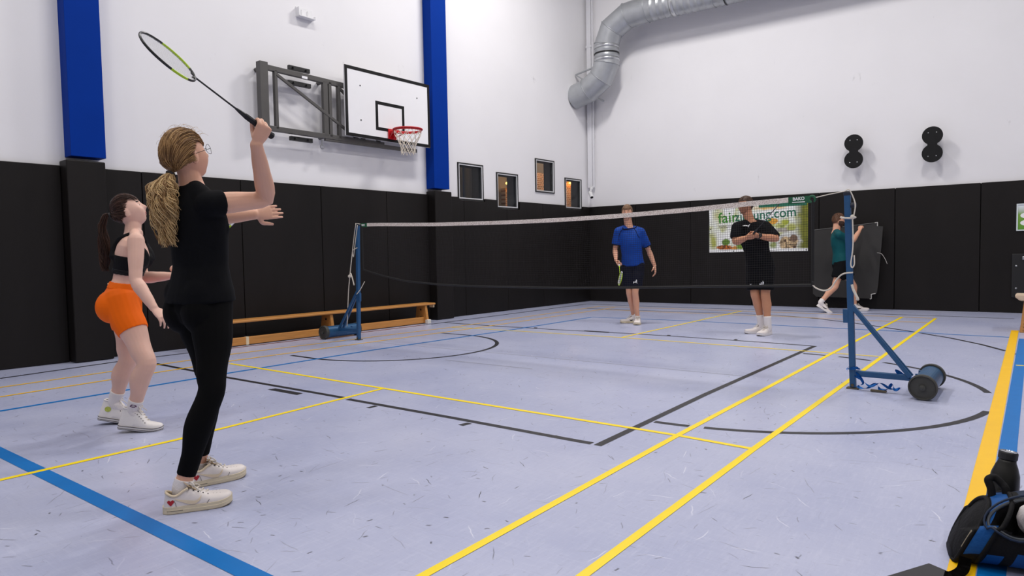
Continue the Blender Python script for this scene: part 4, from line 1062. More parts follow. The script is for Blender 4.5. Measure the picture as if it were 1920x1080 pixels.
class Fig:
    def __init__(s, J, male=False, sc=1.0):
        s.J = {k: V(v) for k, v in J.items()}; s.base = s.J['base'].copy()
        for k in s.J:
            if k not in ('Fp', 'Fc', 'Fh', 'base'): s.J[k] = s.J[k]-s.base
        s.male = male; s.sc = sc; j = s.J
        s.up_t = (j['SC']-j['PC']).normalized()
        def fr(F, up):
            F = V(F).normalized(); F = (F-up*F.dot(up)).normalized(); return F.cross(up).normalized(), F, up
        s.Rp, s.Fp, s.Up = fr(j['Fp'], V((0, 0, 1)).lerp(s.up_t, .6).normalized())
        s.Rc, s.Fc, s.Uc = fr(j['Fc'], s.up_t)
        Fh = j['Fh'].normalized(); R = Fh.cross(V((0, 0, 1))).normalized(); s.Rh, s.Fh, s.Uh = R, Fh, R.cross(Fh)
        s.hipR = j['PC']+s.Rp*.082*sc; s.hipL = j['PC']-s.Rp*.082*sc
        s.d = (j['SC']-j['PC']).length
        s.prof = MALE if male else FEMALE
    def torso_ring(s, t, grow=0.0, gy=None):
        pr = s.prof
        t_ = max(pr[0][0], min(pr[-1][0], t))
        for a, b in zip(pr[:-1], pr[1:]):
            if t_ <= b[0]:
                u = (t_-a[0])/(b[0]-a[0]); rx, ry, fo = [a[i]+(b[i]-a[i])*u for i in (1, 2, 3)]; break
        j = s.J; k = max(0, min(1, t)); k = k*k*(3-2*k)
        R = s.Rp.lerp(s.Rc, k).normalized(); F = s.Fp.lerp(s.Fc, k); F = (F-R*F.dot(R)).normalized()
        P0, P1 = j['PC'], j['SC']; m0, m1 = s.Up*s.d, s.Uc*s.d
        if t < 0: c = P0+s.Up*s.d*t
        elif t > 1: c = P1+s.Uc*s.d*(t-1)
        else:
            t2, t3 = t*t, t**3; c = P0*(2*t3-3*t2+1)+m0*(t3-2*t2+t)+P1*(-2*t3+3*t2)+m1*(t3-t2)
        c = c+F*fo*s.sc
        return (c, R, F, rx*s.sc+grow, ry*s.sc+(grow if gy is None else gy))
    def torso(s, bm, ts, grow=0, c0='round', c1='round', gfun=None, n=28):
        rs = []
        for t in ts:
            g = gfun(t) if gfun else grow
            g = g if isinstance(g, tuple) else (g, g)
            rs.append(s.torso_ring(t, g[0], g[1]))
        eloft(bm, rs, n, c0, c1)
    def glutes(s, bm, g=0.0, r=.092, back=.045, down=-.03):
        for h, sg in ((s.hipR, 1), (s.hipL, -1)):
            c = h-s.Fp*back*s.sc+s.Up*down*s.sc-s.Rp*sg*.002
            sphere(bm, c, (r-.004)*s.sc+g, (r+.002)*s.sc+g, (r+.012)*s.sc+g, M=frame_mat(s.Rp, s.Fp, s.Up, V()), u=20, v=14)
    def bust(s, bm, g=0.0, r=.062, out=.062, t=.70):
        c, R, F, rx, ry = s.torso_ring(t)
        for sg in (1, -1): sphere(bm, c+R*sg*.068*s.sc+F*out*s.sc, r+g, r*.9+g, r*.95+g, M=frame_mat(R, F, R.cross(F), V()), u=18, v=12)
    def leg(s, bm, side, t0=0.0, t1=1.0, g=0.0, c0='round', c1='round', flare=0.0, thick=1.0):
        j = s.J; h = s.hipR if side > 0 else s.hipL; k = j['knR' if side > 0 else 'knL']; a = j['anR' if side > 0 else 'anL']
        ax = (a-h).normalized()
        bend = (k-h.lerp(a, .5)); back = -s.Fp
        cf = k.lerp(a, .33)+back*.012*s.sc
        th = h.lerp(k, .5)+s.Fp*.006
        P = smooth_path([h+V((0, 0, .03)), h.lerp(k, .25), th, h.lerp(k, .8), k, cf, k.lerp(a, .66), a], 5)
        L_ = [0]
        for p, q in zip(P[:-1], P[1:]): L_.append(L_[-1]+(q-p).length)
        T = L_[-1]; lk = (k-h).length/((k-h).length+(a-k).length)
        if s.male: rad = [(0, .088), (lk*.35, .080), (lk*.8, .060), (lk, .055), (lk+.12*(1-lk)/.5, .054), (lk+.36*(1-lk), .056), (lk+.7*(1-lk), .041), (1, .038)]
        else: rad = [(0, .086), (lk*.35, .084), (lk*.8, .061), (lk, .053), (lk+.12*(1-lk), .052), (lk+.36*(1-lk), .056), (lk+.72*(1-lk), .039), (1, .034)]
        def rr(t):
            for (x0, r0), (x1, r1) in zip(rad[:-1], rad[1:]):
                if t <= x1: u = (t-x0)/(x1-x0); u = u*u*(3-2*u); return r0+(r1-r0)*u
            return rad[-1][1]
        rings = []; prevt = -1
        for i, p in enumerate(P):
            t = L_[i]/T
            if t < t0-.03 or t > t1: continue
            d = (P[min(i+1, len(P)-1)]-P[max(i-1, 0)]).normalized(); x = s.Rp-d*s.Rp.dot(d); x.normalize(); y = d.cross(x)
            w = rr(t)*s.sc*thick+g+flare*max(0, (t-t0)/(t1-t0))
            rings.append((p, x, y, w, w*1.03))
        # exact end ring
        for i in range(len(P)-1):
            ta, tb = L_[i]/T, L_[i+1]/T
            if ta <= t1 <= tb and t1 < 1:
                p = P[i].lerp(P[i+1], (t1-ta)/(tb-ta)); d = (P[i+1]-P[i]).normalized(); x = s.Rp-d*s.Rp.dot(d); x.normalize(); w = rr(t1)*s.sc*thick+g+flare
                rings.append((p, x, d.cross(x), w, w*1.03))
        s._leg_end = rings[-1]
        eloft(bm, rings, 20, c0, c1)
    def foot(s, bm, side, yaw_dir, pitch=0.0):
        a = s.J['anR' if side > 0 else 'anL']; d = V(yaw_dir).normalized()
        limb(bm, [a, a+V((0, 0, -.030))+d*.006, a+V((0, 0, -.055))+d*.030], [(0, .032), (.5, .026), (1, .018)], (0, 0, 1), n=12)
    def arm(s, bm, side, t0=0.0, t1=1.0, g=0.0, c0='round', c1='round', thick=1.0, flare=0.0):
        j = s.J; S = 'R' if side > 0 else 'L'; a, b, c = j['sh'+S], j['el'+S], j['wr'+S]
        la, lb = (b-a).length, (c-b).length; T = la+lb; le = la/T
        P = [a.lerp(b, k/8) for k in range(8)]+[b.lerp(c, k/8) for k in range(9)]
        P[7] = P[7].lerp((P[6]+P[8])/2, .3); P[8] = P[8].lerp((P[7]+P[9])/2, .3)
        k_ = 1.16 if s.male else 1.0
        rad = [(0, .049), (le*.35, .046), (le*.85, .038), (le, .036), (le+.22*(1-le), .041), (le+.6*(1-le), .034), (1, .025)]
        def rr(t):
            for (x0, r0), (x1, r1) in zip(rad[:-1], rad[1:]):
                if t <= x1: u = (t-x0)/(x1-x0); u = u*u*(3-2*u); return r0+(r1-r0)*u
            return rad[-1][1]
        hint = (b-a).cross(c-b)
        if hint.length < 1e-5: hint = s.Rc
        hint.normalize(); rings = []; acc = 0; ts = [0]
        for p, q in zip(P[:-1], P[1:]): acc += (q-p).length; ts.append(acc)
        for i, p in enumerate(P):
            t = ts[i]/acc
            if t < t0 or t > t1+.001: continue
            d = (P[min(i+1, len(P)-1)]-P[max(i-1, 0)]).normalized(); x = hint-d*hint.dot(d); x.normalize()
            w = rr(t)*k_*thick*s.sc+g+flare*t/t1; fl = 1.0 if t < le+.5*(1-le) else 1.0
            rings.append((p, x, d.cross(x), w, w*fl))
        eloft(bm, rings, 16, c0, c1)
        if t0 == 0: sphere(bm, a, (.050*k_)*s.sc+g, u=18, v=12)
    def neck(s, bm):
        j = s.J; r = .062 if s.male else .050
        a = j['SC']+s.Uc*.01-s.Fc*.012; b = j['HC']-s.Uh*.075-s.Fh*.022
        limb(bm, [a, a.lerp(b, .5), b, b+s.Uh*.05], [(0, r*1.25), (.35, r), (1, r*.96)], s.Rc, n=18)
        # trapezius slope
        for S in ('shR', 'shL'):
            p = j[S]; limb(bm, [a+s.Uc*.05, a.lerp(p, .5)+s.Uc*.030, p+s.Uc*.002], [(0, .040), (.5, .040), (1, .034)] if s.male else [(0, .030), (.5, .034), (1, .030)], s.Fc, n=14)
    # ---- head surface
    def head_pt(s, dx, dy, dz, off=0.0):
        """dx right, dy forward, dz up: unit direction in head axes -> point"""
        rx, ryf, ryb, rzu, rzd = (.0725, .090, .098, .112, .108) if not s.male else (.0765, .094, .100, .116, .118)
        ry = ryf if dy > 0 else ryb; rz = rzu if dz > 0 else rzd
        p = V((dx*rx, dy*ry, dz*rz))
        k = max(0, -dz)
        p.x *= 1-.30*k**1.4*(1 if not s.male else .72)
        if dy < 0: p.y *= 1-.42*min(1, k*1.25)
        if dy > 0 and dz < 0: p.y *= 1+.03*k
        f = lambda ax, ay, az, sg: math.exp(-((dx-ax)**2+(dy-ay)**2+(dz-az)**2)/(2*sg*sg))
        out = V((dx, dy, dz))
        b = 0.0
        if dy > -.1:
            nz = math.exp(-(dx/.115)**2)*(math.exp(-((dz+.18)/.13)**2)*.021+math.exp(-((dz-.0)/.14)**2)*.009)*max(0, dy)
            p.y += nz
            b += -.0085*(f(.37, .9, .10, .15)+f(-.37, .9, .10, .15))
            b += .0045*(f(.30, .92, .29, .14)+f(-.30, .92, .29, .14))
            b += .004*(f(.58, .75, -.2, .2)+f(-.58, .75, -.2, .2))
            lp = math.exp(-(dx/.24)**2)*max(0, dy)
            p.y += lp*(.0048*math.exp(-((dz+.46)/.055)**2)+.0045*math.exp(-((dz+.57)/.06)**2)-.0035*math.exp(-((dz+.515)/.022)**2))
            p.y += .012*math.exp(-(dx/.3)**2)*math.exp(-((dz+.86)/.16)**2)
        return p+out*(b+off)
    def head_frame(s): return frame_mat(s.Rh, s.Fh, s.Uh, s.J['HC'])
    def head(s, bm, u=56, v=44):
        r = bmesh.ops.create_uvsphere(bm, u_segments=u, v_segments=v, radius=1.0); M = s.head_frame()
        for w in r['verts']: w.co = M @ s.head_pt(*w.co)
        for sg in (1, -1):
            Me = frame_mat(V((.35*sg, -.94, 0)).normalized(), V((.94, .35*sg, 0)).normalized()*sg if False else V((.94*sg, .35, 0)).normalized(), V((0, 0, 1)), V())
            c = M @ V((sg*(.0775 if s.male else .0735), -.008, -.008)); R3 = M.to_3x3().to_4x4() @ frame_mat(V((.25*sg, -.95, .2)).normalized(), V((.97*sg, .25, 0)).normalized(), V((0, .2, 1)).normalized(), V())
            sphere(bm, c, .018, .0075, .031, M=R3, u=14, v=10)
    def shell(s, region, off, thick, u=72, v=56, noise_amp=0.0, nsc=30.0):
        """solid shell over the part of the head where region(dx,dy,dz) holds"""
        bm = bmesh.new(); r = bmesh.ops.create_uvsphere(bm, u_segments=u, v_segments=v, radius=1.0); M = s.head_frame()
        kill = [f for f in bm.faces if not region(*f.calc_center_median().normalized())]
        bmesh.ops.delete(bm, geom=kill, context='FACES')
        vs = list(bm.verts)
        for _ in range(4):          # even out the stepped edge
            nw = {}
            for w in vs:
                nb = [e.other_vert(w).co for e in w.link_edges if e.is_boundary]
                if len(nb) == 2: nw[w] = (w.co*.4+(nb[0]+nb[1])*.3).normalized()
            for w, c_ in nw.items(): w.co = c_
        for w in vs:
            d = w.co.normalized(); o = off
            edge = any(e.is_boundary for e in w.link_edges)
            if edge: o = .0005
            elif noise_amp: o += noise_amp*noise.noise(V((d.x, d.y*.5, d.z*.5))*nsc)
            w['co'] if False else None
            w.co = M @ s.head_pt(*d, off=o)
        bm.normal_update()
        return bm
    def hand(s, bm, side, W, d, n, curls, thumb=(.75, .35, .3), sc=1.0, spread=.05):
        """W wrist, d finger direction, n palm normal, curls: per finger (a1,a2,a3) degrees"""
        d = V(d).normalized(); n = V(n); n = (n-d*n.dot(d)).normalized()
        t = d.cross(n) if side > 0 else n.cross(d)
        k = sc*(1.06 if s.male else .96)
        rings = [(W-d*.015*k, t, n, .026*k, .020*k), (W+d*.01*k, t, n, .028*k, .019*k), (W+d*.035*k, t, n, .036*k, .018*k), (W+d*.062*k, t, n, .040*k, .016*k), (W+d*.086*k, t, n, .040*k, .0135*k)]
        eloft(bm, rings, 18)
        ln_ = (.070, .078, .073, .057); tips = []
        for i, off in enumerate((.030, .0105, -.0095, -.0285)):
            p = W+d*(.086, .090, .086, .078)[i]*k+t*off*k-d*.012*k
            fd = (d+t*spread*(1.2-.8*i)).normalized(); ang = 0; pts = [p]; L_ = ln_[i]*k
            q = p+fd*.014*k; pts.append(q)
            for a, f in zip(curls[i], (.45, .30, .25)):
                ang += math.radians(a)
                dirn = fd*math.cos(ang)+n*math.sin(ang); q = q+dirn*L_*f; pts.append(q)
            limb(bm, pts, [(0, .0098*k), (.3, .0092*k), (1, .0068*k)], t, n=10); tips.append((q, dirn))
        if thumb == 'grip':
            p = W+d*.024*k+t*.020*k+n*.006*k; q = p+(d*.50+t*.12+n*.85).normalized()*.032*k; r_ = q+(d*.80+t*.45+n*.15).normalized()*.030*k; e_ = r_+(d*.6+t*.55-n*.45).normalized()*.024*k
            limb(bm, [p, q, r_, e_], [(0, .015*k), (.35, .0122*k), (.7, .0105*k), (1, .0080*k)], n, n=10); return tips
        a, b_, c_ = thumb
        td = (d*a+t*(1-a)*1.6+n*b_).normalized(); p = W+d*.022*k+t*.024*k+n*.004*k
        q = p+(d*.35+t*.75+n*.25).normalized()*.030*k; r_ = q+td*.034*k; td2 = (td+n*c_-t*c_*.5).normalized()
        limb(bm, [p, q, r_, r_+td2*.028*k], [(0, .014*k), (.35, .0120*k), (.7, .0105*k), (1, .0080*k)], n, n=10)
        return tips

def skin_mat(name, col, var=.12):
    m = mat(name, col, .5, spec=.35, var=var, vscale=9, sss=.12, bump=.04, bscale=180); return m
def finish(bm, name, m, parent, voxel, sm=5, fac=.5):
    b2 = remeshed(bm, voxel, sm, fac)
    return mesh_obj(name, b2, m, parent, smooth=True)
def crumple(o, amp, sc, stretch=(1, 1, 1)):
    """cloth folds: push the surface along its normals by noise"""
    me = o.data; n = len(me.vertices); co = [0.0]*n*3; no = [0.0]*n*3
    me.vertices.foreach_get('co', co); me.vertices.foreach_get('normal', no)
    for i in range(0, n*3, 3):
        p = V((co[i]*stretch[0], co[i+1]*stretch[1], co[i+2]*stretch[2]))*sc
        h = amp*(noise.noise(p)+.5*noise.noise(p*2.1+V((3, 1, 7))))
        co[i] += no[i]*h; co[i+1] += no[i+1]*h; co[i+2] += no[i+2]*h
    me.vertices.foreach_set('co', co); me.update()
def face_parts(fig, parent, iris=(70, 90, 110), brow=(90, 66, 48), lip=(190, 112, 108)):
    M = fig.head_frame()
    M_eye = mat('eye_white', (214, 206, 200), .3); M_iris = mat('iris_%d_%d' % iris[:2], iris, .2)
    for sg in (1, -1):
        d = V((.36*sg, .9, .085)).normalized(); c = fig.head_pt(*d, off=-.0092)
        bm = bmesh.new(); sphere(bm, M @ c, .0115, u=18, v=12)
        ce = M @ c; look = fig.Fh
        for f in bm.faces:
            if (f.calc_center_median()-ce).normalized().dot(look) > .78: f.material_index = 1
        mesh_obj('eye', bm, [M_eye, M_iris], parent, smooth=True)
        bm = fig.shell(lambda x, y, z: y > 0 and .16 < x*sg < .58 and .245+.05*abs(x) < z < .315+.03*abs(x), .004, .002, u=96, v=72)
        mesh_obj('eyebrow', bm, mat('brow_%d' % brow[0], brow, .7), parent, smooth=True)
    bm = fig.shell(lambda x, y, z: y > .5 and abs(x) < .235 and (-.60+.35*x*x < z < -.41-.5*abs(x)*abs(x)), .0005, .0005, u=96, v=80)
    mesh_obj('lips', bm, mat('lip_%d' % lip[0], lip, .4), parent, smooth=True)

# ---- shoes -------------------------------------------------------------------------------
def shoe(parent, pos, fwd, L_=.275, W_=.100, style='sneaker', pitch=0.0, cols=None, roll=0.0):
    """pos: point under the heel end on the ground; fwd: toe direction; returns the upper"""
    f = V((fwd[0], fwd[1], 0)).normalized(); s_ = V((f.y, -f.x, 0)); up = V((0, 0, 1))
    f2 = f*math.cos(pitch)-up*math.sin(pitch); u2 = up*math.cos(pitch)+f*math.sin(pitch)
    pos = V(pos)
    if pitch > 0: pos = pos+V((0, 0, L_*.72*math.sin(pitch)))
    M = frame_mat(f2, s_, u2, pos)          # x toe, y right, z up
    c = cols
    hw = lambda t: W_/2*(.70+.30*math.sin(PI*min(1, t*1.1)*.5)+.10*math.sin(PI*max(0, t-.35)/.65)) * (1 if t < .78 else math.sqrt(max(.0, 1-((t-.78)/.225)**2.2))) * (1 if t > .12 else math.sqrt(max(.06, 1-((.12-t)/.125)**2)))
    spring = lambda t: .012*max(0, (t-.72)/.28)**2
    ts = [0, .008, .02, .04, .065, .1, .13, .18, .24, .30, .36, .42, .48, .54, .60, .66, .71, .75, .79, .83, .86, .89, .915, .94, .96, .975, .988, .996, 1.0]
    hi = style == 'hightop'; sh = .032 if not hi else .027
    # sole
    def outline(k, ex=0.0):
        pts = [(t*L_, hw(t)*k+ex) for t in ts]; return pts+[(x, -y) for x, y in pts[::-1]]
    bm = bmesh.new(); o = outline(1.03); n = len(o); layers = []
    for z, k in ((0, .95), (.004, 1.0), (sh*.55, 1.02), (sh*.62, 1.0), (sh, 1.0)):
        oo = outline(1.03*k); layers.append([bm.verts.new(M @ V((x, y, z+spring(x/L_)))) for x, y in oo])
    for a, b in zip(layers[:-1], layers[1:]):
        for i in range(n): bm.faces.new((a[i], a[(i+1) % n], b[(i+1) % n], b[i]))
    bm.faces.new(layers[0][::-1]); bm.faces.new(layers[-1]); bmesh.ops.recalc_face_normals(bm, faces=bm.faces)
    mesh_obj('sole', bm, c['sole'], parent, smooth=False)
    bm = bmesh.new(); oo = outline(1.0); a = [bm.verts.new(M @ V((x, y, -.001+spring(x/L_)))) for x, y in oo]; b = [bm.verts.new(M @ V((x, y, .004+spring(x/L_)))) for x, y in oo]
    for i in range(n): bm.faces.new((a[i], a[(i+1) % n], b[(i+1) % n], b[i]))
    bm.faces.new(a[::-1]); bmesh.ops.recalc_face_normals(bm, faces=bm.faces); mesh_obj('outsole', bm, c['out'], parent)
    # upper: cross sections
    if hi: top = lambda t: (.140 if t < .40 else .140-(t-.40)/.26*.080 if t < .66 else .060-(t-.66)/.34*.008)
    else: top = lambda t: (.094-.016*math.sin(PI*min(1, max(0, (t-.03)/.25))) if t < .28 else .094+.012*(t-.28)/.08 if t < .36 else .106-(t-.36)/.32*.042 if t < .68 else .064-(t-.68)/.32*.008)
    if hi:
        top0 = top; top = lambda t: top0(t)
    rings = []; m = 22
    bm = bmesh.new()
    for t in [0.012, .03, .06, .1, .16, .22, .28, .33, .38, .44, .5, .56, .62, .68, .74, .80, .86, .91, .95, .98, .992]:
        w = hw(t)*(.98 if t > .1 else .96); h = top(t); z0 = sh*.8+spring(t)
        if t > .9: h = z0+(h-z0)*math.sqrt(max(.02, 1-((t-.9)/.1)**2.6))
        row = []
        for k in range(m+1):
            a = PI*k/m; x_ = math.cos(a); z_ = math.sin(a)
            e = .62 if t < .35 else .75
            sx = math.copysign(abs(x_)**e, x_); sz = abs(z_)**(.8)
            inw = 1.0
            if t < .345 and k != m//2:                      # open top: two side walls rising to the collar
                sv = min(1, (k if k < m/2 else m-k)/(m/2-1)); sz = sv; sx = math.copysign(1, x_); inw = 1-(.30 if hi else .24)*sv**1.6
            row.append(bm.verts.new(M @ V((t*L_+(sz*.010*(1-t/.3) if t < .3 else 0)*(1.6 if hi else 1), w*sx*inw, z0+(h-z0)*sz))))
        rings.append((t, row))
    for (t, a), (t2, b) in zip(rings[:-1], rings[1:]):
        for k in range(m):
            if t2 <= .345 and k in (m//2-1, m//2): continue      # collar opening
            bm.faces.new((a[k], a[k+1], b[k+1], b[k]))
    h0 = rings[0][1]
    for k in range(m//2-1): bm.faces.new((h0[k], h0[m-k], h0[m-k-1], h0[k+1]))
    bmesh.ops.recalc_face_normals(bm, faces=bm.faces)
    tree_bm = bm.copy(); tree_bm.normal_update(); tree = BVHTree.FromBMesh(tree_bm)
    bmesh.ops.solidify(bm, geom=bm.faces[:], thickness=.0035)
    up_o = mesh_obj('upper', bm, c['upper'], parent, smooth=True)
    def on(t, z, side, off=.001):
        """point on the upper's side surface"""
        o_ = M @ V((t*L_, side*.2, z)); h = tree.ray_cast(o_, M.to_3x3() @ V((0, -side, 0)))
        if h[0] is None: return M @ V((t*L_, side*hw(t), z))
        return h[0]+(M.to_3x3() @ V((0, side, 0)))*off
    def patch(name, pts, side, mm, th=.0014, curved=False):
        """thin overlay that follows the side of the upper; pts are (t along the shoe, height)"""
        if curved: pts = [(p.x, p.y) for p in smooth_path([V((x, z, 0)) for x, z in pts]+[V((pts[0][0], pts[0][1], 0))], 3)[:-1]]
        bm = bmesh.new(); f = bm.faces.new([bm.verts.new((t, z, 0)) for t, z in pts])
        bmesh.ops.triangulate(bm, faces=[f]); bmesh.ops.subdivide_edges(bm, edges=bm.edges[:], cuts=3, use_grid_fill=True)
        for w in bm.verts: w.co = on(w.co.x, w.co.y, side, .0012)
        bmesh.ops.recalc_face_normals(bm, faces=bm.faces)
        nrm = M.to_3x3() @ V((0, side, 0))
        if sum((f.normal.dot(nrm) for f in bm.faces), 0) < 0: bmesh.ops.reverse_faces(bm, faces=bm.faces[:])
        bmesh.ops.solidify(bm, geom=bm.faces[:], thickness=-th)
        return mesh_obj(name, bm, mm, parent, smooth=False)
    # collar roll, tongue, laces
    colr = []
    if True:
        for sd in (1, -1):
            pts = []
            for t, row in rings:
                if t <= .345: pts.append(row[int(m/2+sd*m*.30-.0)].co.copy() if row[0].is_valid else None)
    tz = top(.36)
    bm = bmesh.new()
    for sd in (1, -1):
        P = []
        for t in (.02, .06, .1, .16, .22, .28, .33, .36):
            hgt = top(t); w = hw(t)*.98*(.70 if hi else .76); P.append(M @ V((t*L_+(.010*(1-t/.3) if t < .3 else 0)*(1.6 if hi else 1), sd*w*(.6 if t < .03 else 1), hgt-.002)))
        tube(bm, smooth_path(P, 3), .006, 8)
    mesh_obj('collar', bm, c.get('collar', c['upper']), parent, smooth=True)
    bm = bmesh.new()
    rows = []
    for t, z, w in ((.56, top(.56)-.002, .020), (.46, top(.46)+.003, .024), (.37, top(.37)+.010, .027), (.325, top(.34)+.026, .029), (.305, top(.34)+.032, .026)):
        rows.append([bm.verts.new(M @ V((t*L_, y*w, z-.004*y*y))) for y in (-1, -.5, 0, .5, 1)])
    for a, b in zip(rows[:-1], rows[1:]):
        for k in range(4): bm.faces.new((a[k], a[k+1], b[k+1], b[k]))
    bmesh.ops.solidify(bm, geom=bm.faces[:], thickness=.005); mesh_obj('tongue', bm, c.get('tongue', c['upper']), parent, smooth=True)
    nl = 6 if hi else 5
    for i in range(nl):
        t = .64-.27*i/(nl-1); z = top(t)+.004
        bm = bmesh.new(); w = .020+.004*i/(nl-1)
        tube(bm, smooth_path([M @ V((t*L_+.004, -w, z-.006)), M @ V((t*L_, 0, z+.003)), M @ V((t*L_-.008, w, z-.006))], 3), .0032, 6); mesh_obj('lace', bm, c['lace'], parent, smooth=True)
    bm = bmesh.new(); z = top(.37)+.010; x = .365*L_
    for sd in (1, -1):
        tube(bm, smooth_path([M @ V((x, 0, z)), M @ V((x+.01, sd*.022, z+.014)), M @ V((x+.025, sd*.034, z-.002)), M @ V((x+.012, sd*.016, z-.002)), M @ V((x, 0, z))], 4), .0030, 6)
        tube(bm, smooth_path([M @ V((x, 0, z)), M @ V((x+.03, sd*.03, z-.012)), M @ V((x+.05, sd*.042, z-.03))], 3), .0028, 6)
    mesh_obj('lace_bow', bm, c['lace'], parent, smooth=True)
    return dict(M=M, on=on, patch=patch, L=L_, top=top, hw=hw, sh=sh, outline=outline, upper=up_o, spring=spring)
def sock(parent, a, up_to, r0, r1, m, down=.06, hint=(1, 0, 0), name='sock', fwd=None):
    bm = bmesh.new(); a = V(a); b = V(up_to); d = (b-a).normalized(); fw = V((fwd[0], fwd[1], 0)).normalized() if fwd else V()
    limb(bm, [a+fw*.034-V((0, 0, down)), a+fw*.014-V((0, 0, down*.62)), a, b], [(0, r0*.85), (.30, r0*1.0), (.6, r0*1.03), (1, r1)], hint, n=20, c0='round', c1='in')
    return mesh_obj(name, bm, m, parent, smooth=True)

# ---- hair --------------------------------------------------------------------------------
def hair_mat(name, dark, light, rough=.42):
    m = bpy.data.materials.new(name); m.use_nodes = True; N, L, b = nodes_of(m)
    at_ = N.new('ShaderNodeAttribute'); at_.attribute_name = 'rnd'
    mx = N.new('ShaderNodeMix'); mx.data_type = 'RGBA'; L.new(at_.outputs['Fac'], mx.inputs['Factor'])
    mx.inputs['A'].default_value = srgb(*dark); mx.inputs['B'].default_value = srgb(*light)
    L.new(mx.outputs['Result'], b.inputs['Base Color']); b.inputs['Roughness'].default_value = rough; b.inputs['Specular IOR Level'].default_value = .4
    return m
def strand_mesh(name, strands, r0, r1, m, parent, sides=4):
    """strands: list of (points, tone)"""
    vs, fs, col = [], [], []
    for pts, tone in strands:
        n = len(pts); base = len(vs); prev = None
        for i, p in enumerate(pts):
            d = (pts[min(i+1, n-1)]-pts[max(i-1, 0)])
            d = d.normalized() if d.length > 1e-9 else V((0, 0, 1))
            if prev is None: x, _ = perp(d)
            else:
                x = prev-d*prev.dot(d); x = x.normalized() if x.length > 1e-6 else perp(d)[0]
            prev = x; y = d.cross(x); u = i/(n-1); r = r0+(r1-r0)*u
            for k in range(sides):
                vs.append(p+x*r*math.cos(2*PI*k/sides)+y*r*math.sin(2*PI*k/sides)); col.append(tone)
        for i in range(n-1):
            for k in range(sides):
                a = base+i*sides+k; b = base+i*sides+(k+1) % sides; fs.append((a, b, b+sides, a+sides))
    me = bpy.data.meshes.new(name); me.from_pydata([tuple(v) for v in vs], [], fs); me.materials.append(m)
    a = me.attributes.new('rnd', 'FLOAT', 'POINT'); a.data.foreach_set('value', col)
    me.polygons.foreach_set('use_smooth', [True]*len(me.polygons))
    o = bpy.data.objects.new(name, me); COL.objects.link(o); o.parent = parent; o['kind'] = 'stuff'
    return o
def pulled_back_hair(fig, parent, tie, m, n=900, volume=.012, rs=random.Random(3), tone=(.1, .8), front=.30):
    """strands from the hairline over the skull into the tie point (head axes)"""
    M = fig.head_frame(); tie = V(tie); strands = []
    td = tie.normalized()
    while len(strands) < n:
        d = V((rs.gauss(0, 1), rs.gauss(0, 1), rs.gauss(0, 1)))
        if d.length < .1: continue
        d.normalize(); x, y, z = d
        # hairline
        lim = front+.42*max(0, .9-abs(x)*1.0) if y > 0 else -1
        if y > .02 and z < (front if abs(x) < .55 else .10+(y)*1.1): continue
        if y <= .02 and z < -.42+.25*max(0, abs(x)-.3): continue
        if y > .02 and abs(x) > .6 and z < .2: continue
        if d.dot(td) > .93: continue
        pts = []; k = 12
        mid = V((x*1.15, -.35, max(z, -.1)*.9+.12)).normalized()
        bump_ = volume*(.55+.7*rs.random())
        wv = rs.uniform(-.5, .5)
        for i in range(k+1):
            u = i/k; q = d*(1-u)**2+mid*2*u*(1-u)+td*u*u
            q.normalize()
            off = .003+bump_*math.sin(PI*min(1, u*1.05))**.8
            p = fig.head_pt(*q, off=off)
            if u > .8: p = p.lerp(tie, (u-.8)/.2*.9)
            p = p+V((math.sin(u*9+wv*9), 0, math.cos(u*8+wv*7)))*.0012
            pts.append(M @ p)
        strands.append((pts, rs.uniform(*tone)))
    return strand_mesh('hair', strands, .0017, .0013, m, parent, 3)
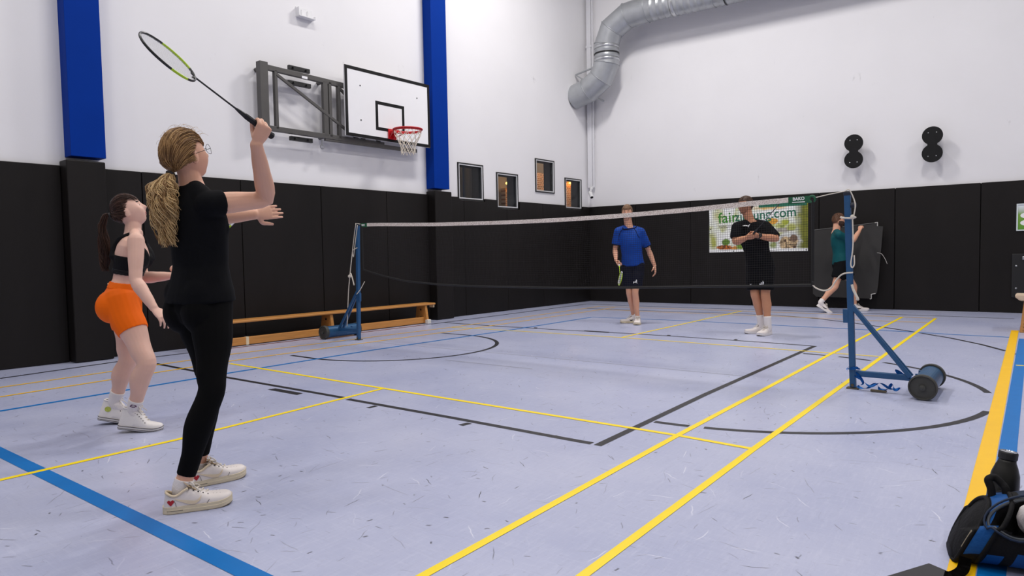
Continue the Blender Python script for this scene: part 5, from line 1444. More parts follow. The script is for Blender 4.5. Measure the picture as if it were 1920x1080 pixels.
# ---- rackets -----------------------------------------------------------------------------
M_strings = mat('racket_string', (232, 232, 226), .5)
def racket(label, butt, axis, wdir, head_cols, shaft_col, grip_col, group='badminton rackets'):
    butt = V(butt); z = V(axis).normalized(); x = V(wdir); x = (x-z*x.dot(z)).normalized(); y = z.cross(x)
    t = thing('badminton_racket', label, 'racket', butt, group); M = frame_mat(x, y, z, V())
    bm = bmesh.new(); lathe(bm, [(.0135, 0), (.0165, .004), (.0155, .014), (.0135, .03), (.0132, .15), (.0115, .165)], 8, M=M); mesh_obj('grip', bm, grip_col, t, smooth=False)
    bm = bmesh.new(); lathe(bm, [(.0110, .165), (.0085, .19), (.0045, .215)], 14, M=M); mesh_obj('cone', bm, shaft_col, t)
    bm = bmesh.new(); lathe(bm, [(.0040, .21), (.0036, .40), (.0042, .425)], 10, M=M); tube(bm, [M @ V((-.020, 0, .438)), M @ V((-.008, 0, .425)), M @ V((.008, 0, .425)), M @ V((.020, 0, .438))], .004, 8); mesh_obj('shaft', bm, shaft_col, t)
    cz, a, b = .5475, .098, .1245
    P = []
    for k in range(49):
        th = -PI/2+2*PI*k/48; P.append(V((a*math.copysign(abs(math.cos(th))**.92, math.cos(th)), 0, cz+b*math.sin(th)))) 
    bm = bmesh.new(); n = 8; rings = []
    for k in range(48):
        p = P[k]; d = (P[(k+1) % 48]-P[(k-1) % 48]).normalized(); o = V((d.z, 0, -d.x))
        rings.append([bm.verts.new(M @ (p+o*.0045*math.cos(2*PI*q/n)+V((0, .0055, 0))*math.sin(2*PI*q/n))) for q in range(n)])
    for k in range(48):
        A, B = rings[k], rings[(k+1) % 48]
        for q in range(n):
            f = bm.faces.new((A[q], A[(q+1) % n], B[(q+1) % n], B[q])); f.material_index = 1 if (4 <= k <= 12 or 36 <= k <= 40) and len(head_cols) > 1 else 0
    mesh_obj('head_frame', bm, list(head_cols), t, smooth=True)
    bm = bmesh.new()
    for i in range(-10, 11):
        xx = i*.009; zz = b*math.sqrt(max(0, 1-(xx/a)**2)); tube(bm, [M @ V((xx, 0, cz-zz)), M @ V((xx, 0, cz+zz))], .0004, 3, caps=False)
    for i in range(-12, 13):
        zz = i*.0098; xx = a*math.sqrt(max(0, 1-(zz/b)**2)); tube(bm, [M @ V((-xx, .0004, cz+zz)), M @ V((xx, .0004, cz+zz))], .0004, 3, caps=False)
    o = mesh_obj('strings', bm, M_strings, t); o['kind'] = 'stuff'
    return t
M_rk_black = mat('racket_black', (24, 25, 26), .3); M_rk_lime = mat('racket_lime', (178, 212, 30), .35); M_rk_white = mat('racket_white', (232, 232, 234), .3)
M_grip = mat('racket_grip', (22, 23, 28), .75, bump=.2, bscale=200)

M_skinA = skin_mat('skin_fair', (222, 172, 146)); M_skinB = skin_mat('skin_pale', (226, 184, 166)); M_skinC = skin_mat('skin_light', (214, 160, 132)); M_skinD = skin_mat('skin_tan', (196, 140, 108))
M_blk = mat('black_cotton', (15, 16, 19), .9, spec=.12, var=.15, vscale=12, bump=.12, bscale=220)
M_legg = mat('black_leggings', (9, 9, 10), .8, spec=.10, var=.12, vscale=12)
M_sole = mat('cream_sole', (222, 208, 178), .55, var=.12, vscale=20); M_out = mat('outsole_tan', (120, 108, 90), .7, var=.2)
M_leather = mat('white_leather', (228, 220, 216), .42, var=.06, vscale=14, bump=.05, bscale=120); M_lace = mat('off_white_lace', (224, 216, 204), .8, bump=.2, bscale=300)
M_cream = mat('cream_leather', (226, 208, 178), .45); M_sockw = mat('white_sock', (232, 226, 224), .9, bump=.25, bscale=160, var=.05)
M_canvas = mat('white_canvas', (232, 228, 226), .8, var=.05, bump=.15, bscale=180); M_swhite = mat('white_sole', (228, 224, 222), .5, var=.05); M_dk = mat('shoe_dark', (38, 36, 38), .6)
BODYV = .0042

# ================= woman in black, racket raised
def woman():
    f = Fig(J_w); j = f.J; B = f.base
    t = thing('person', 'woman in black T-shirt and leggings raising a racket, blonde ponytail', 'person', B)
    r = (j['rk1']-j['rk0']).normalized(); G = j['rk0']+r*.07
    fd = (j['wrR']-j['elR']).normalized(); d = (fd-r*fd.dot(r)).normalized(); d2 = (d*.85+fd*.35).normalized(); n = r.cross(d)
    W = G-d2*.070-n*.026; j['wrR'] = W-d2*.005
    bm = bmesh.new()
    f.torso(bm, [-.20, -.14, -.03, .1, .22, .36, .5, .64, .78, .9, 1.0, 1.07, 1.13]); f.glutes(bm); f.bust(bm, out=.046); f.neck(bm); f.head(bm)
    for s_ in (1, -1): f.leg(bm, s_); f.arm(bm, s_, thick=1.10)
    f.foot(bm, 1, (.43, .9, 0)); f.foot(bm, -1, (.12, .99, 0))
    f.hand(bm, 1, W, d2, n, [(62, 78, 40), (66, 80, 42), (70, 80, 42), (74, 78, 40)], thumb='grip', spread=.02)
    dl = (j['hdL']-j['wrL']).normalized()
    f.hand(bm, -1, j['wrL'], (dl+V((0, 0, .02))).normalized(), V((-.97, .1, -.15)), [(6, 10, 6), (8, 12, 8), (8, 12, 8), (4, 10, 6)], thumb=(.85, .1, .05), spread=.045)
    finish(bm, 'body', M_skinA, t, .0036, 5)
    face_parts(f, t, lip=(200, 130, 118))
    # T-shirt
    bm = bmesh.new()
    f.torso(bm, [.03, .12, .22, .36, .5, .64, .78, .9, 1.0, 1.06, 1.09], c0='flat', c1='in',
            gfun=lambda q: (.020, .034) if q < .3 else ((.020, .032) if q < .6 else (.014, .018) if q < .95 else (.010, .012)))
    f.bust(bm, .006, out=.046); f.glutes(bm, .012, r=.075, down=.05)
    for s_ in (1, -1):
        S = 'R' if s_ > 0 else 'L'; f.arm(bm, s_, 0, .14 if s_ > 0 else .3, .007, c1='flat', flare=.004, thick=1.10)
    for S in ('shR', 'shL'):
        p = j[S]; a = j['SC']+f.Uc*.04-f.Fc*.01; limb(bm, [a, a.lerp(p, .55)+f.Uc*.012, p+f.Uc*.004], [(0, .048), (.5, .050), (1, .048)], f.Fc, n=14)
    o = finish(bm, 't_shirt', M_blk, t, .006, 12); crumple(o, .0035, 9, (1, 1, .55))
    # leggings
    bm = bmesh.new(); f.torso(bm, [-.20, -.14, -.03, .1, .22, .33], .004, c1='flat'); f.glutes(bm, .005)
    f.leg(bm, 1, 0, .935, .004, c1='flat'); f.leg(bm, -1, 0, .93, .004, c1='flat')
    finish(bm, 'leggings', M_legg, t, .005, 4)
    # shoes and socks
    cols = dict(sole=M_sole, out=M_out, upper=M_leather, lace=M_lace, collar=M_cream, tongue=M_cream)
    M_heart = mat('red_heart', (170, 26, 38), .5)
    heart = [(.0, -.016), (.016, .002), (.0165, .010), (.010, .0155), (.003, .013), (0, .008), (-.003, .013), (-.010, .0155), (-.0165, .010), (-.016, .002)]
    swoosh = [(.36, .038), (.42, .0355), (.47, .0375), (.515, .047), (.54, .060), (.545, .068), (.525, .061), (.495, .053), (.45, .049), (.36, .053), (.24, .060), (.17, .065), (.23, .055), (.30, .046)]
    for pos, fw in ((V((1.222, -4.392, 0)), (.43, .9)), (V((.985, -4.165, 0)), (.16, .985))):
        s = shoe(t, pos-B, fw, .285, .102, 'sneaker', cols=cols)
        for sd in (1, -1):
            s['patch']('side_stripe', swoosh, sd, M_cream, .0018, True)
            s['patch']('heel_heart', [(.115+.8*x/.285, .050+.8*y) for x, y in heart], sd, M_heart, .001)
            s['patch']('heel_panel_seam', [(.19, .028), (.195, .028), (.185, .045), (.165, .060), (.16, .060), (.18, .045)], sd, M_dk, .0006)
            s['patch']('toe_seam', [(.60, .026), (.605, .026), (.66, .046), (.655, .047)], sd, M_dk, .0006)
        for i in range(5):
            for sd in (1, -1):
                p = s['M'] @ V((.285*(.64-.0675*i), sd*.028, s['top'](.64-.0675*i)-.005)); bm = bmesh.new(); sphere(bm, p, .0035, u=8, v=6); mesh_obj('eyelet', bm, M_dk, t)
        for i in range(9):
            bm = bmesh.new(); p = s['M'] @ V((.285*(.72+.05*(i % 3)), (-.02+.02*(i//3)), s['top'](.72+.05*(i % 3))-.002)); sphere(bm, p, .0018, u=6, v=5); mesh_obj('toe_hole', bm, M_dk, t)
        bm = bmesh.new(); L_ = s['L']; 
        for sd in (1, -1):
            tube(bm, [s['M'] @ V((x*L_, sd*s['hw'](x)*1.055, .015)) for x in (.06, .12, .18, .24, .28)], .0010, 5); mesh_obj('sole_groove', bm, M_dk, t); bm = bmesh.new()
        bm.free()
    sock(t, j['anR']+V((0, 0, -.01)), j['anR']+(j['knR']-j['anR']).normalized()*.04, .041, .041, M_sockw, fwd=(.43, .9))
    sock(t, j['anL']+V((0, 0, -.01)), j['anL']+(j['knL']-j['anL']).normalized()*.02, .041, .041, M_sockw, fwd=(.16, .98))
    # glasses
    M = f.head_frame(); M_gl = mat('glasses_metal', (60, 52, 48), .3, metal=.8)
    bm = bmesh.new()
    for sg in (1, -1):
        c = V((sg*.034, .100, .012)); tube(bm, [M @ (c+V((.026*math.cos(a), -.010*abs(math.cos(a))*(1 if math.cos(a)*sg > 0 else 0), .023*math.sin(a)))) for a in [k*PI/14 for k in range(29)]], .0011, 6, caps=False)
        tube(bm, [M @ V((sg*.060, .092, .016)), M @ V((sg*.074, .06, .014)), M @ V((sg*.078, .0, .010)), M @ V((sg*.077, -.025, -.01))], .0013, 6)
    tube(bm, [M @ V((-.009, .102, .016)), M @ V((0, .106, .019)), M @ V((.009, .102, .016))], .0011, 6)
    mesh_obj('glasses', bm, M_gl, t, smooth=True)
    # hair: pulled back into a low curly ponytail
    H = hair_mat('blonde_hair', (92, 60, 34), (216, 172, 114)); H2 = hair_mat('blonde_tail', (122, 80, 40), (244, 210, 152))
    tie = V((.004, -.104, -.052)); rs = random.Random(11)
    cap = f.shell(lambda x, y, z: (z > .50 if y > .15 else (z > .30 if y > -.05 else z > -.36+.5*max(0, abs(x)-.45))), .008, .004, noise_amp=.003, nsc=5)
    mesh_obj('hair_cap', cap, mat('hair_under', (96, 66, 40), .6, var=.2, vscale=40), t, smooth=True)
    pulled_back_hair(f, t, tie, H, 2300, .021, rs, (.05, .72))
    bm = bmesh.new(); c = M @ (tie+V((0, -.006, -.004))); ax = (M.to_3x3() @ V((0, -.8, -.5))).normalized(); x, y = perp(ax)
    tube(bm, [c+x*.020*math.cos(a)+y*.017*math.sin(a) for a in [k*PI/10 for k in range(21)]], .006, 8, caps=False); mesh_obj('hair_tie', bm, M_dk, t, smooth=True)
    strands = []; T0 = M @ tie; ax = (M.to_3x3() @ V((0, -1, -.35))).normalized()
    for i in range(620):
        a = rs.uniform(0, 2*PI); rr = math.sqrt(rs.random()); ox, oy = rr*math.cos(a), rr*math.sin(a)
        ln_ = .33*rs.uniform(.72, 1.05); k = 26; pts = []; ph = rs.uniform(0, 6.28) if rs.random() < .25 else (ox*2.2+oy*1.4); am = rs.uniform(.005, .015)
        S = V((1, 0, 0))
        for q in range(k+1):
            u = q/k
            cen = T0 + V((.010*u, -.050*min(1, u*2.6)**.7+.012*u, -ln_*u**1.15+.012*math.sin(u*2.4)))
            wd = .014+.046*min(1, u*2.0)**.8*(1-.55*max(0, u-.55)/.45)
            p = cen+V((ox*wd*1.0, oy*wd*1.0, .0))
            w_ = min(1, u*3)
            p += V((am*w_*math.cos(ph+u*17), am*w_*math.sin(ph+u*17)*1.4, am*.8*w_*math.sin(ph*1.3+u*15)))
            pts.append(p)
        strands.append((pts, max(0, min(1, .55+.30*math.sin(ox*8+oy*6)+.22*rs.gauss(0, 1)))))
    strand_mesh('ponytail', strands, .0021, .0013, H2, t, 3)
    # loose wisps round the crown
    ws = []
    for i in range(46):
        dd = V((rs.uniform(-.7, .7), rs.uniform(-.6, .7), rs.uniform(.55, 1))).normalized(); p0 = f.head_pt(*dd, off=.018); p = M @ p0; nrm = (M.to_3x3() @ dd); tg = nrm.cross(V((rs.uniform(-1, 1), rs.uniform(-1, 1), rs.uniform(-1, 1)))).normalized()
        ws.append(([p+tg*.05*u+nrm*.018*math.sin(u*2.2) for u in [q/7 for q in range(8)]], rs.uniform(.3, .9)))
    strand_mesh('loose_hair', ws, .0007, .0004, H2, t, 3)
    racket('black and lime badminton racket raised high by the woman in black', j['rk0']+B, r, RKW, [M_rk_black, M_rk_lime], M_rk_black, M_grip)
RKW = V((-.721, .251, .647))
woman()

# ================= girl in orange shorts
def girl():
    f = Fig(J_g, sc=.97); j = f.J; B = f.base
    t = thing('person', 'woman in orange shorts and black crop top crouching, dark ponytail', 'person', B)
    # hips pushed back
    r = (j['rk1']-j['rk0']).normalized()
    bm = bmesh.new()
    f.torso(bm, [-.20, -.14, -.03, .1, .22, .36, .5, .64, .78, .9, 1.0, 1.07, 1.13]); f.glutes(bm, r=.095, back=.038, down=-.03); f.bust(bm, r=.056, out=.064, t=.72); f.neck(bm); f.head(bm)
    for s_ in (1, -1): f.leg(bm, s_, thick=1.10); f.arm(bm, s_, thick=1.06)
    f.foot(bm, 1, (.65, .76, 0)); f.foot(bm, -1, (.5, .86, 0))
    dr = (j['hdR']-j['wrR']).normalized()
    f.hand(bm, 1, j['wrR'], dr, V((-.85, -.2, -.35)), [(18, 22, 14), (22, 26, 16), (24, 28, 16), (22, 26, 16)], thumb=(.8, .3, .2), spread=.08)
    d = V((j['wrL']-j['elL'])).normalized(); d = (d-r*d.dot(r)*.8).normalized()
    n = d.cross(r); W = j['rk0']+r*.07-d*.07-n*.026
    f.hand(bm, -1, W, d, n, [(62, 78, 40), (66, 80, 42), (70, 80, 42), (74, 78, 40)], thumb='grip', spread=.02)
    finish(bm, 'body', M_skinB, t, .0040, 8)
    face_parts(f, t, (80, 62, 44), (60, 42, 34), (204, 132, 126))
    M_or = mat('orange_lycra', (248, 108, 0), .65, spec=.2, var=.05, vscale=10, bump=.06, bscale=260)
    bm = bmesh.new(); f.torso(bm, [-.20, -.14, -.03, .1, .22, .32], .005, c1='in'); f.glutes(bm, .006, r=.097, back=.040, down=-.03)
    f.leg(bm, 1, 0, .30, .006, c1='in', thick=1.12); f.leg(bm, -1, 0, .30, .006, c1='in', thick=1.12)
    sh = finish(bm, 'shorts', M_or, t, .005, 5)
    bm = bmesh.new(); R0 = [f.torso_ring(q, .0085) for q in (.215, .32)]
    eloft(bm, [R0[0], R0[1]], 40, 'flat', 'in'); 
    mesh_obj('waistband', remeshed(bm, .004, 3), M_or, t, smooth=True)
    bm = bmesh.new(); c, R, F, rx, ry = f.torso_ring(.27, .010)
    for k in range(5):
        a = -PI/2-.20+.10*k; p = c+R*rx*math.cos(a)+F*ry*math.sin(a); sphere(bm, p, .006, .003, .006, u=8, v=6)
    mesh_obj('waistband_print', bm, mat('pale_print', (246, 206, 160), .6), t)
    # crop top with straps crossing the shoulder
    M_top = mat('black_lycra', (16, 16, 19), .7, spec=.15, var=.1)
    bm = bmesh.new(); f.torso(bm, [.44, .5, .58, .66, .74], .006, c0='in', c1='flat'); f.bust(bm, .008, r=.056, out=.064, t=.72)
    for sg in (1, -1):
        pts = []
        for q, ang in ((.70, -PI/2+.35*sg), (.80, -PI/2+.25*sg), (.92, -PI/2+.32*sg), (1.02, -PI/2+.7*sg)):
            c, R, F, rx, ry = f.torso_ring(q, .006); pts.append(c+R*rx*math.cos(ang)+F*ry*math.sin(ang))
        pts.append(j['SC']+f.Rc*sg*.062+f.Uc*.052+f.Fc*.012)
        for q, ang in ((.98, PI/2-.85*sg), (.86, PI/2-.55*sg), (.74, PI/2-.5*sg)):
            c, R, F, rx, ry = f.torso_ring(q, .008); pts.append(c+R*rx*math.cos(ang)+F*ry*math.sin(ang))
        limb(bm, pts, [(0, .024), (.3, .015), (.55, .013), (.8, .018), (1, .03)], f.Rc, n=12)
    finish(bm, 'crop_top', M_top, t, .005, 4)
    bm = bmesh.new()
    for q in (.455, .475, .495, .515):
        c, R, F, rx, ry = f.torso_ring(q, .0075); tube(bm, [c+R*rx*math.cos(a)+F*ry*math.sin(a) for a in [k*PI/20 for k in range(41)]], .0022, 5, caps=False)
    mesh_obj('hem_band', bm, mat('black_band', (30, 30, 34), .45), t)
    cols = dict(sole=M_swhite, out=mat('black_outsole', (26, 24, 26), .7), upper=M_canvas, lace=M_lace, collar=M_canvas, tongue=M_canvas)
    Ms = []
    for key, pos, fw in (('R', V((-.455, -3.901, 0)), (.62, .78)), ('L', V((-.806, -3.886, 0)), (.62, .78))):
        s = shoe(t, pos-B, fw, .268, .096, 'hightop', pitch=math.radians(9 if key == 'R' else 12), cols=cols)
        L_ = s['L']
        for z, rad_ in ((.024, .0018), (.009, .0016)):
            bm = bmesh.new(); o = s['outline'](1.075); P = [s['M'] @ V((x, y, z+s['spring'](x/L_))) for x, y in o]; tube(bm, P+[P[0]], rad_, 5, caps=False); mesh_obj('sole_stripe', bm, M_dk, t)
        for i in range(6):
            for sd in (1, -1):
                tt = .62-.05*i; p = s['on'](tt, s['top'](tt)*.80, sd, .001); bm = bmesh.new(); sphere(bm, p, .0035, u=8, v=6); mesh_obj('eyelet', bm, mat('eyelet_metal', (110, 108, 104), .4, metal=.8), t)
        bm = bmesh.new(); p = s['on'](.20, .085, 1, .001)
        if key == 'L':
            s['patch']('ankle_badge', [(.22+.075*math.cos(a), .083+.018*math.sin(a)) for a in [k*2*PI/16 for k in range(16)]], 1, mat('green_badge', (178, 188, 84), .6, var=.5, vscale=90), .001)
        bm.free()
        an = j['an'+key]; kn = j['kn'+key]
        so = sock(t, an+V((0, 0, .0)), an+(kn-an).normalized()*.075, .040, .0455, M_sockw, down=.05, fwd=(.62, .78))
        if key == 'R':
            bm = bmesh.new(); p = an+(kn-an).normalized()*.035+f.Rp*.044; tube(bm, [p+f.Fp*.016*math.cos(a)+V((0, 0, .014*math.sin(a)-.004)) for a in [k*PI/10 for k in range(11)]], .004, 6); tube(bm, [p-f.Fp*.010+V((0, 0, -.006)), p+f.Fp*.010+V((0, 0, -.006))], .003, 6); mesh_obj('sock_emblem', bm, mat('purple_print', (96, 62, 96), .7), t)
    H = hair_mat('brown_hair', (34, 22, 18), (92, 62, 48)); rs = random.Random(5); M = f.head_frame(); tie = V((0, -.108, .030))
    cap = f.shell(lambda x, y, z: (z > .64 if y > .25 else (z > .52 if y > -.05 else z > -.16+.8*max(0, abs(x)-.45))), .007, .004, noise_amp=.002, nsc=5)
    mesh_obj('hair_cap', cap, mat('hair_under_brown', (44, 30, 24), .6, var=.2, vscale=40), t, smooth=True)
    pulled_back_hair(f, t, tie, H, 1800, .012, rs, (.05, .85), front=.36)
    bm = bmesh.new(); c = M @ (tie+V((0, -.004, 0))); ax = (M.to_3x3() @ V((0, -1, .1))).normalized(); x, y = perp(ax)
    tube(bm, [c+x*.017*math.cos(a)+y*.016*math.sin(a) for a in [k*PI/10 for k in range(21)]], .007, 8, caps=False); mesh_obj('hair_tie', bm, M_dk, t, smooth=True)
    strands = []; T0 = M @ tie; bk = (M.to_3x3() @ V((0, -1, 0))); bk.z = 0; bk.normalize(); sdv = bk.cross(V((0, 0, 1)))
    for i in range(420):
        a = rs.uniform(0, 2*PI); rr = math.sqrt(rs.random()); ox, oy = rr*math.cos(a), rr*math.sin(a); ln_ = .37*rs.uniform(.75, 1.05); k = 20; pts = []; ph = ox*2+oy*2
        for q in range(k+1):
            u = q/k; cen = T0+bk*(.060*min(1, u*4)**.7-.015*u)+V((0, 0, .022*math.sin(min(1, u*5)*PI)-ln_*max(0, u-.05)))
            wd = .010+.020*min(1, u*2.5)*(1-.45*max(0, u-.6)/.4)
            p = cen+sdv*ox*wd+bk*oy*wd+(bk*.008*math.sin(ph+u*9)+sdv*.006*math.cos(ph+u*8))*min(1, u*2)*(1+1.2*max(0, u-.7)/.3)
            pts.append(p)
        strands.append((pts, rs.random()))
    strand_mesh('ponytail', strands, .0016, .0011, H, t, 3)
    racket('white and lime badminton racket held low by the woman in orange shorts', j['rk0']+B, r, V((-.904, .374, .208)), [M_rk_white, M_rk_lime], M_rk_white, M_grip)
girl()

# ================= the three men
def short_hair(f, t, m, top=.016, side=.007, fringe=.40, nsc=9, tuft=0.0):
    def reg(x, y, z):
        if y > .30: return z > fringe+.10*(1-abs(x))*0+.25*max(0, abs(x)-.45)*0 and not (abs(x) > .62 and z < .5)
        if y > .0: return z > (.22 if abs(x) < .7 else .06+y*.6)
        return z > -.40+.35*max(0, abs(x)-.5)
    bm = f.shell(reg, side, .0, u=84, v=64, noise_amp=.004, nsc=nsc)
    M = f.head_frame(); Mi = M.inverted()
    for w in bm.verts:
        if any(e.is_boundary for e in w.link_edges): continue
        q = Mi @ w.co; k = max(0, q.z-.02)/.09; w.co += (M.to_3x3() @ V((0, .25*k, 1)))*(top-side)*min(1, k) + (M.to_3x3() @ V((0, tuft*max(0, q.y)/.09*k, tuft*.8*max(0, q.y)/.09*k)))
    mesh_obj('hair', bm, m, t, smooth=True)
    rs = random.Random(int(top*1e4)); st = []
    n = 0
    while n < 500:
        d = V((rs.gauss(0, 1), rs.gauss(0, 1), rs.gauss(0, 1))).normalized()
        if not reg(*d): continue
        n += 1; k = max(0, d.z); p0 = f.head_pt(*d, off=side*.8+(top-side)*min(1, k*1.0)*.8)
        fl = V((.3*rs.uniform(-1, 1), .35-1.2*(d.y < .3), -.35*(1-k))); fl = (fl-d*fl.dot(d)).normalized()*.95+d*.25*k; L_ = .014+.008*k
        st.append(([M @ (p0+fl*L_*u+d*.003*math.sin(u*3)) for u in (0, .33, .66, 1)], rs.random()))
    return strand_mesh('hair_tips', st, .0016, .0008, HM[m.name], t, 3)
HM = {}
def hair_pair(name, base, dark, light):
    m = mat(name, base, .6, var=.3, vscale=60, bump=.4, bscale=120); HM[m.name] = hair_mat(name+'_tips', dark, light, .5); return m
def on_cloth(o, pts, centre, right, up, nrm, m, parent, name, th=.002):
    """flat print laid on the cloth: outline (x, y) projected along -nrm onto the garment o"""
    b0 = bmesh.new(); b0.from_mesh(o.data); tree = BVHTree.FromBMesh(b0); b0.free(); out = []
    bm = bmesh.new(); q = []
    for x, y in pts:
        org = centre+right*x+up*y+nrm*.25; h = tree.ray_cast(org, -nrm, .5)
        q.append((h[0] if h[0] is not None else org-nrm*.25)+nrm*.0015)
    lo = [bm.verts.new(p) for p in q]; hi = [bm.verts.new(p+nrm*th) for p in q]; n = len(q)
    f = bm.faces.new(hi)
    for k in range(n): bm.faces.new((lo[k], lo[(k+1) % n], hi[(k+1) % n], hi[k]))
    bmesh.ops.triangulate(bm, faces=[f]); bmesh.ops.recalc_face_normals(bm, faces=bm.faces)
    return mesh_obj(name, bm, m, parent)
def emblem_three_bars(o, t, centre, right, up, nrm, m, s=1.0):
    for k, h in ((0, .018), (1, .032), (2, .046)):
        x0 = -.030+.020*k; on_cloth(o, [(x*s, y*s) for x, y in ((x0, 0), (x0+.016, 0), (x0+.016, h*.62), (x0+.004, h))], centre, right, up, nrm, m, t, 'emblem_bar')
    on_cloth(o, [(x*s, y*s) for x, y in ((-.032, -.014), (.030, -.014), (.030, -.006), (-.032, -.006))], centre, right, up, nrm, m, t, 'emblem_word')
def man_common(f, t, skin, arms_hand, voxel=.0055, thick=1.0):
    bm = bmesh.new()
    f.torso(bm, [-.20, -.14, -.03, .1, .22, .36, .5, .64, .78, .9, 1.0, 1.07, 1.13]); f.glutes(bm, r=.088); f.neck(bm); f.head(bm)
    for s_ in (1, -1): f.leg(bm, s_, thick=thick); f.arm(bm, s_, thick=thick)
    arms_hand(bm); finish(bm, 'body', skin, t, voxel, 3)
def tee(f, t, m, hem=.0, gy=.022, sleeve=(.36, .36), loose=.016, voxel=.009, fold=.007, thick=1.0):
    j = f.J; bm = bmesh.new()
    f.torso(bm, [hem, hem+.08, .22, .36, .5, .64, .78, .9, 1.0, 1.05, 1.085], c0='flat', c1='in', gfun=lambda q: (loose+.008, gy+.010) if q < .3 else ((loose, gy) if q < .75 else (.010, .012)))
    f.arm(bm, 1, 0, sleeve[0], .012, c1='flat', flare=.014, thick=thick); f.arm(bm, -1, 0, sleeve[1], .012, c1='flat', flare=.014, thick=thick)
    for S in ('shR', 'shL'):
        p = j[S]; a = j['SC']+f.Uc*.04-f.Fc*.01; limb(bm, [a, a.lerp(p, .55)+f.Uc*.014, p+f.Uc*.008], [(0, .056), (.5, .060), (1, .064)], f.Fc, n=14)
    o = finish(bm, 't_shirt', m, t, voxel, 12); crumple(o, fold*.7, 8, (1, 1, .5)); return o
def shorts(f, t, m, t1=(.40, .40), g=.016, flare=.022, name='shorts'):
    bm = bmesh.new(); f.torso(bm, [-.20, -.14, -.03, .1, .2], .012, c1='flat'); f.glutes(bm, .012, r=.088)
    f.leg(bm, 1, 0, t1[0], g, c1='flat', flare=flare); f.leg(bm, -1, 0, t1[1], g, c1='flat', flare=flare)
    o = finish(bm, name, m, t, .009, 5); crumple(o, .004, 8, (1, 1, .5)); return o
SHC = dict(sole=M_swhite, out=M_out, upper=M_leather, lace=M_lace, collar=M_leather, tongue=M_leather)

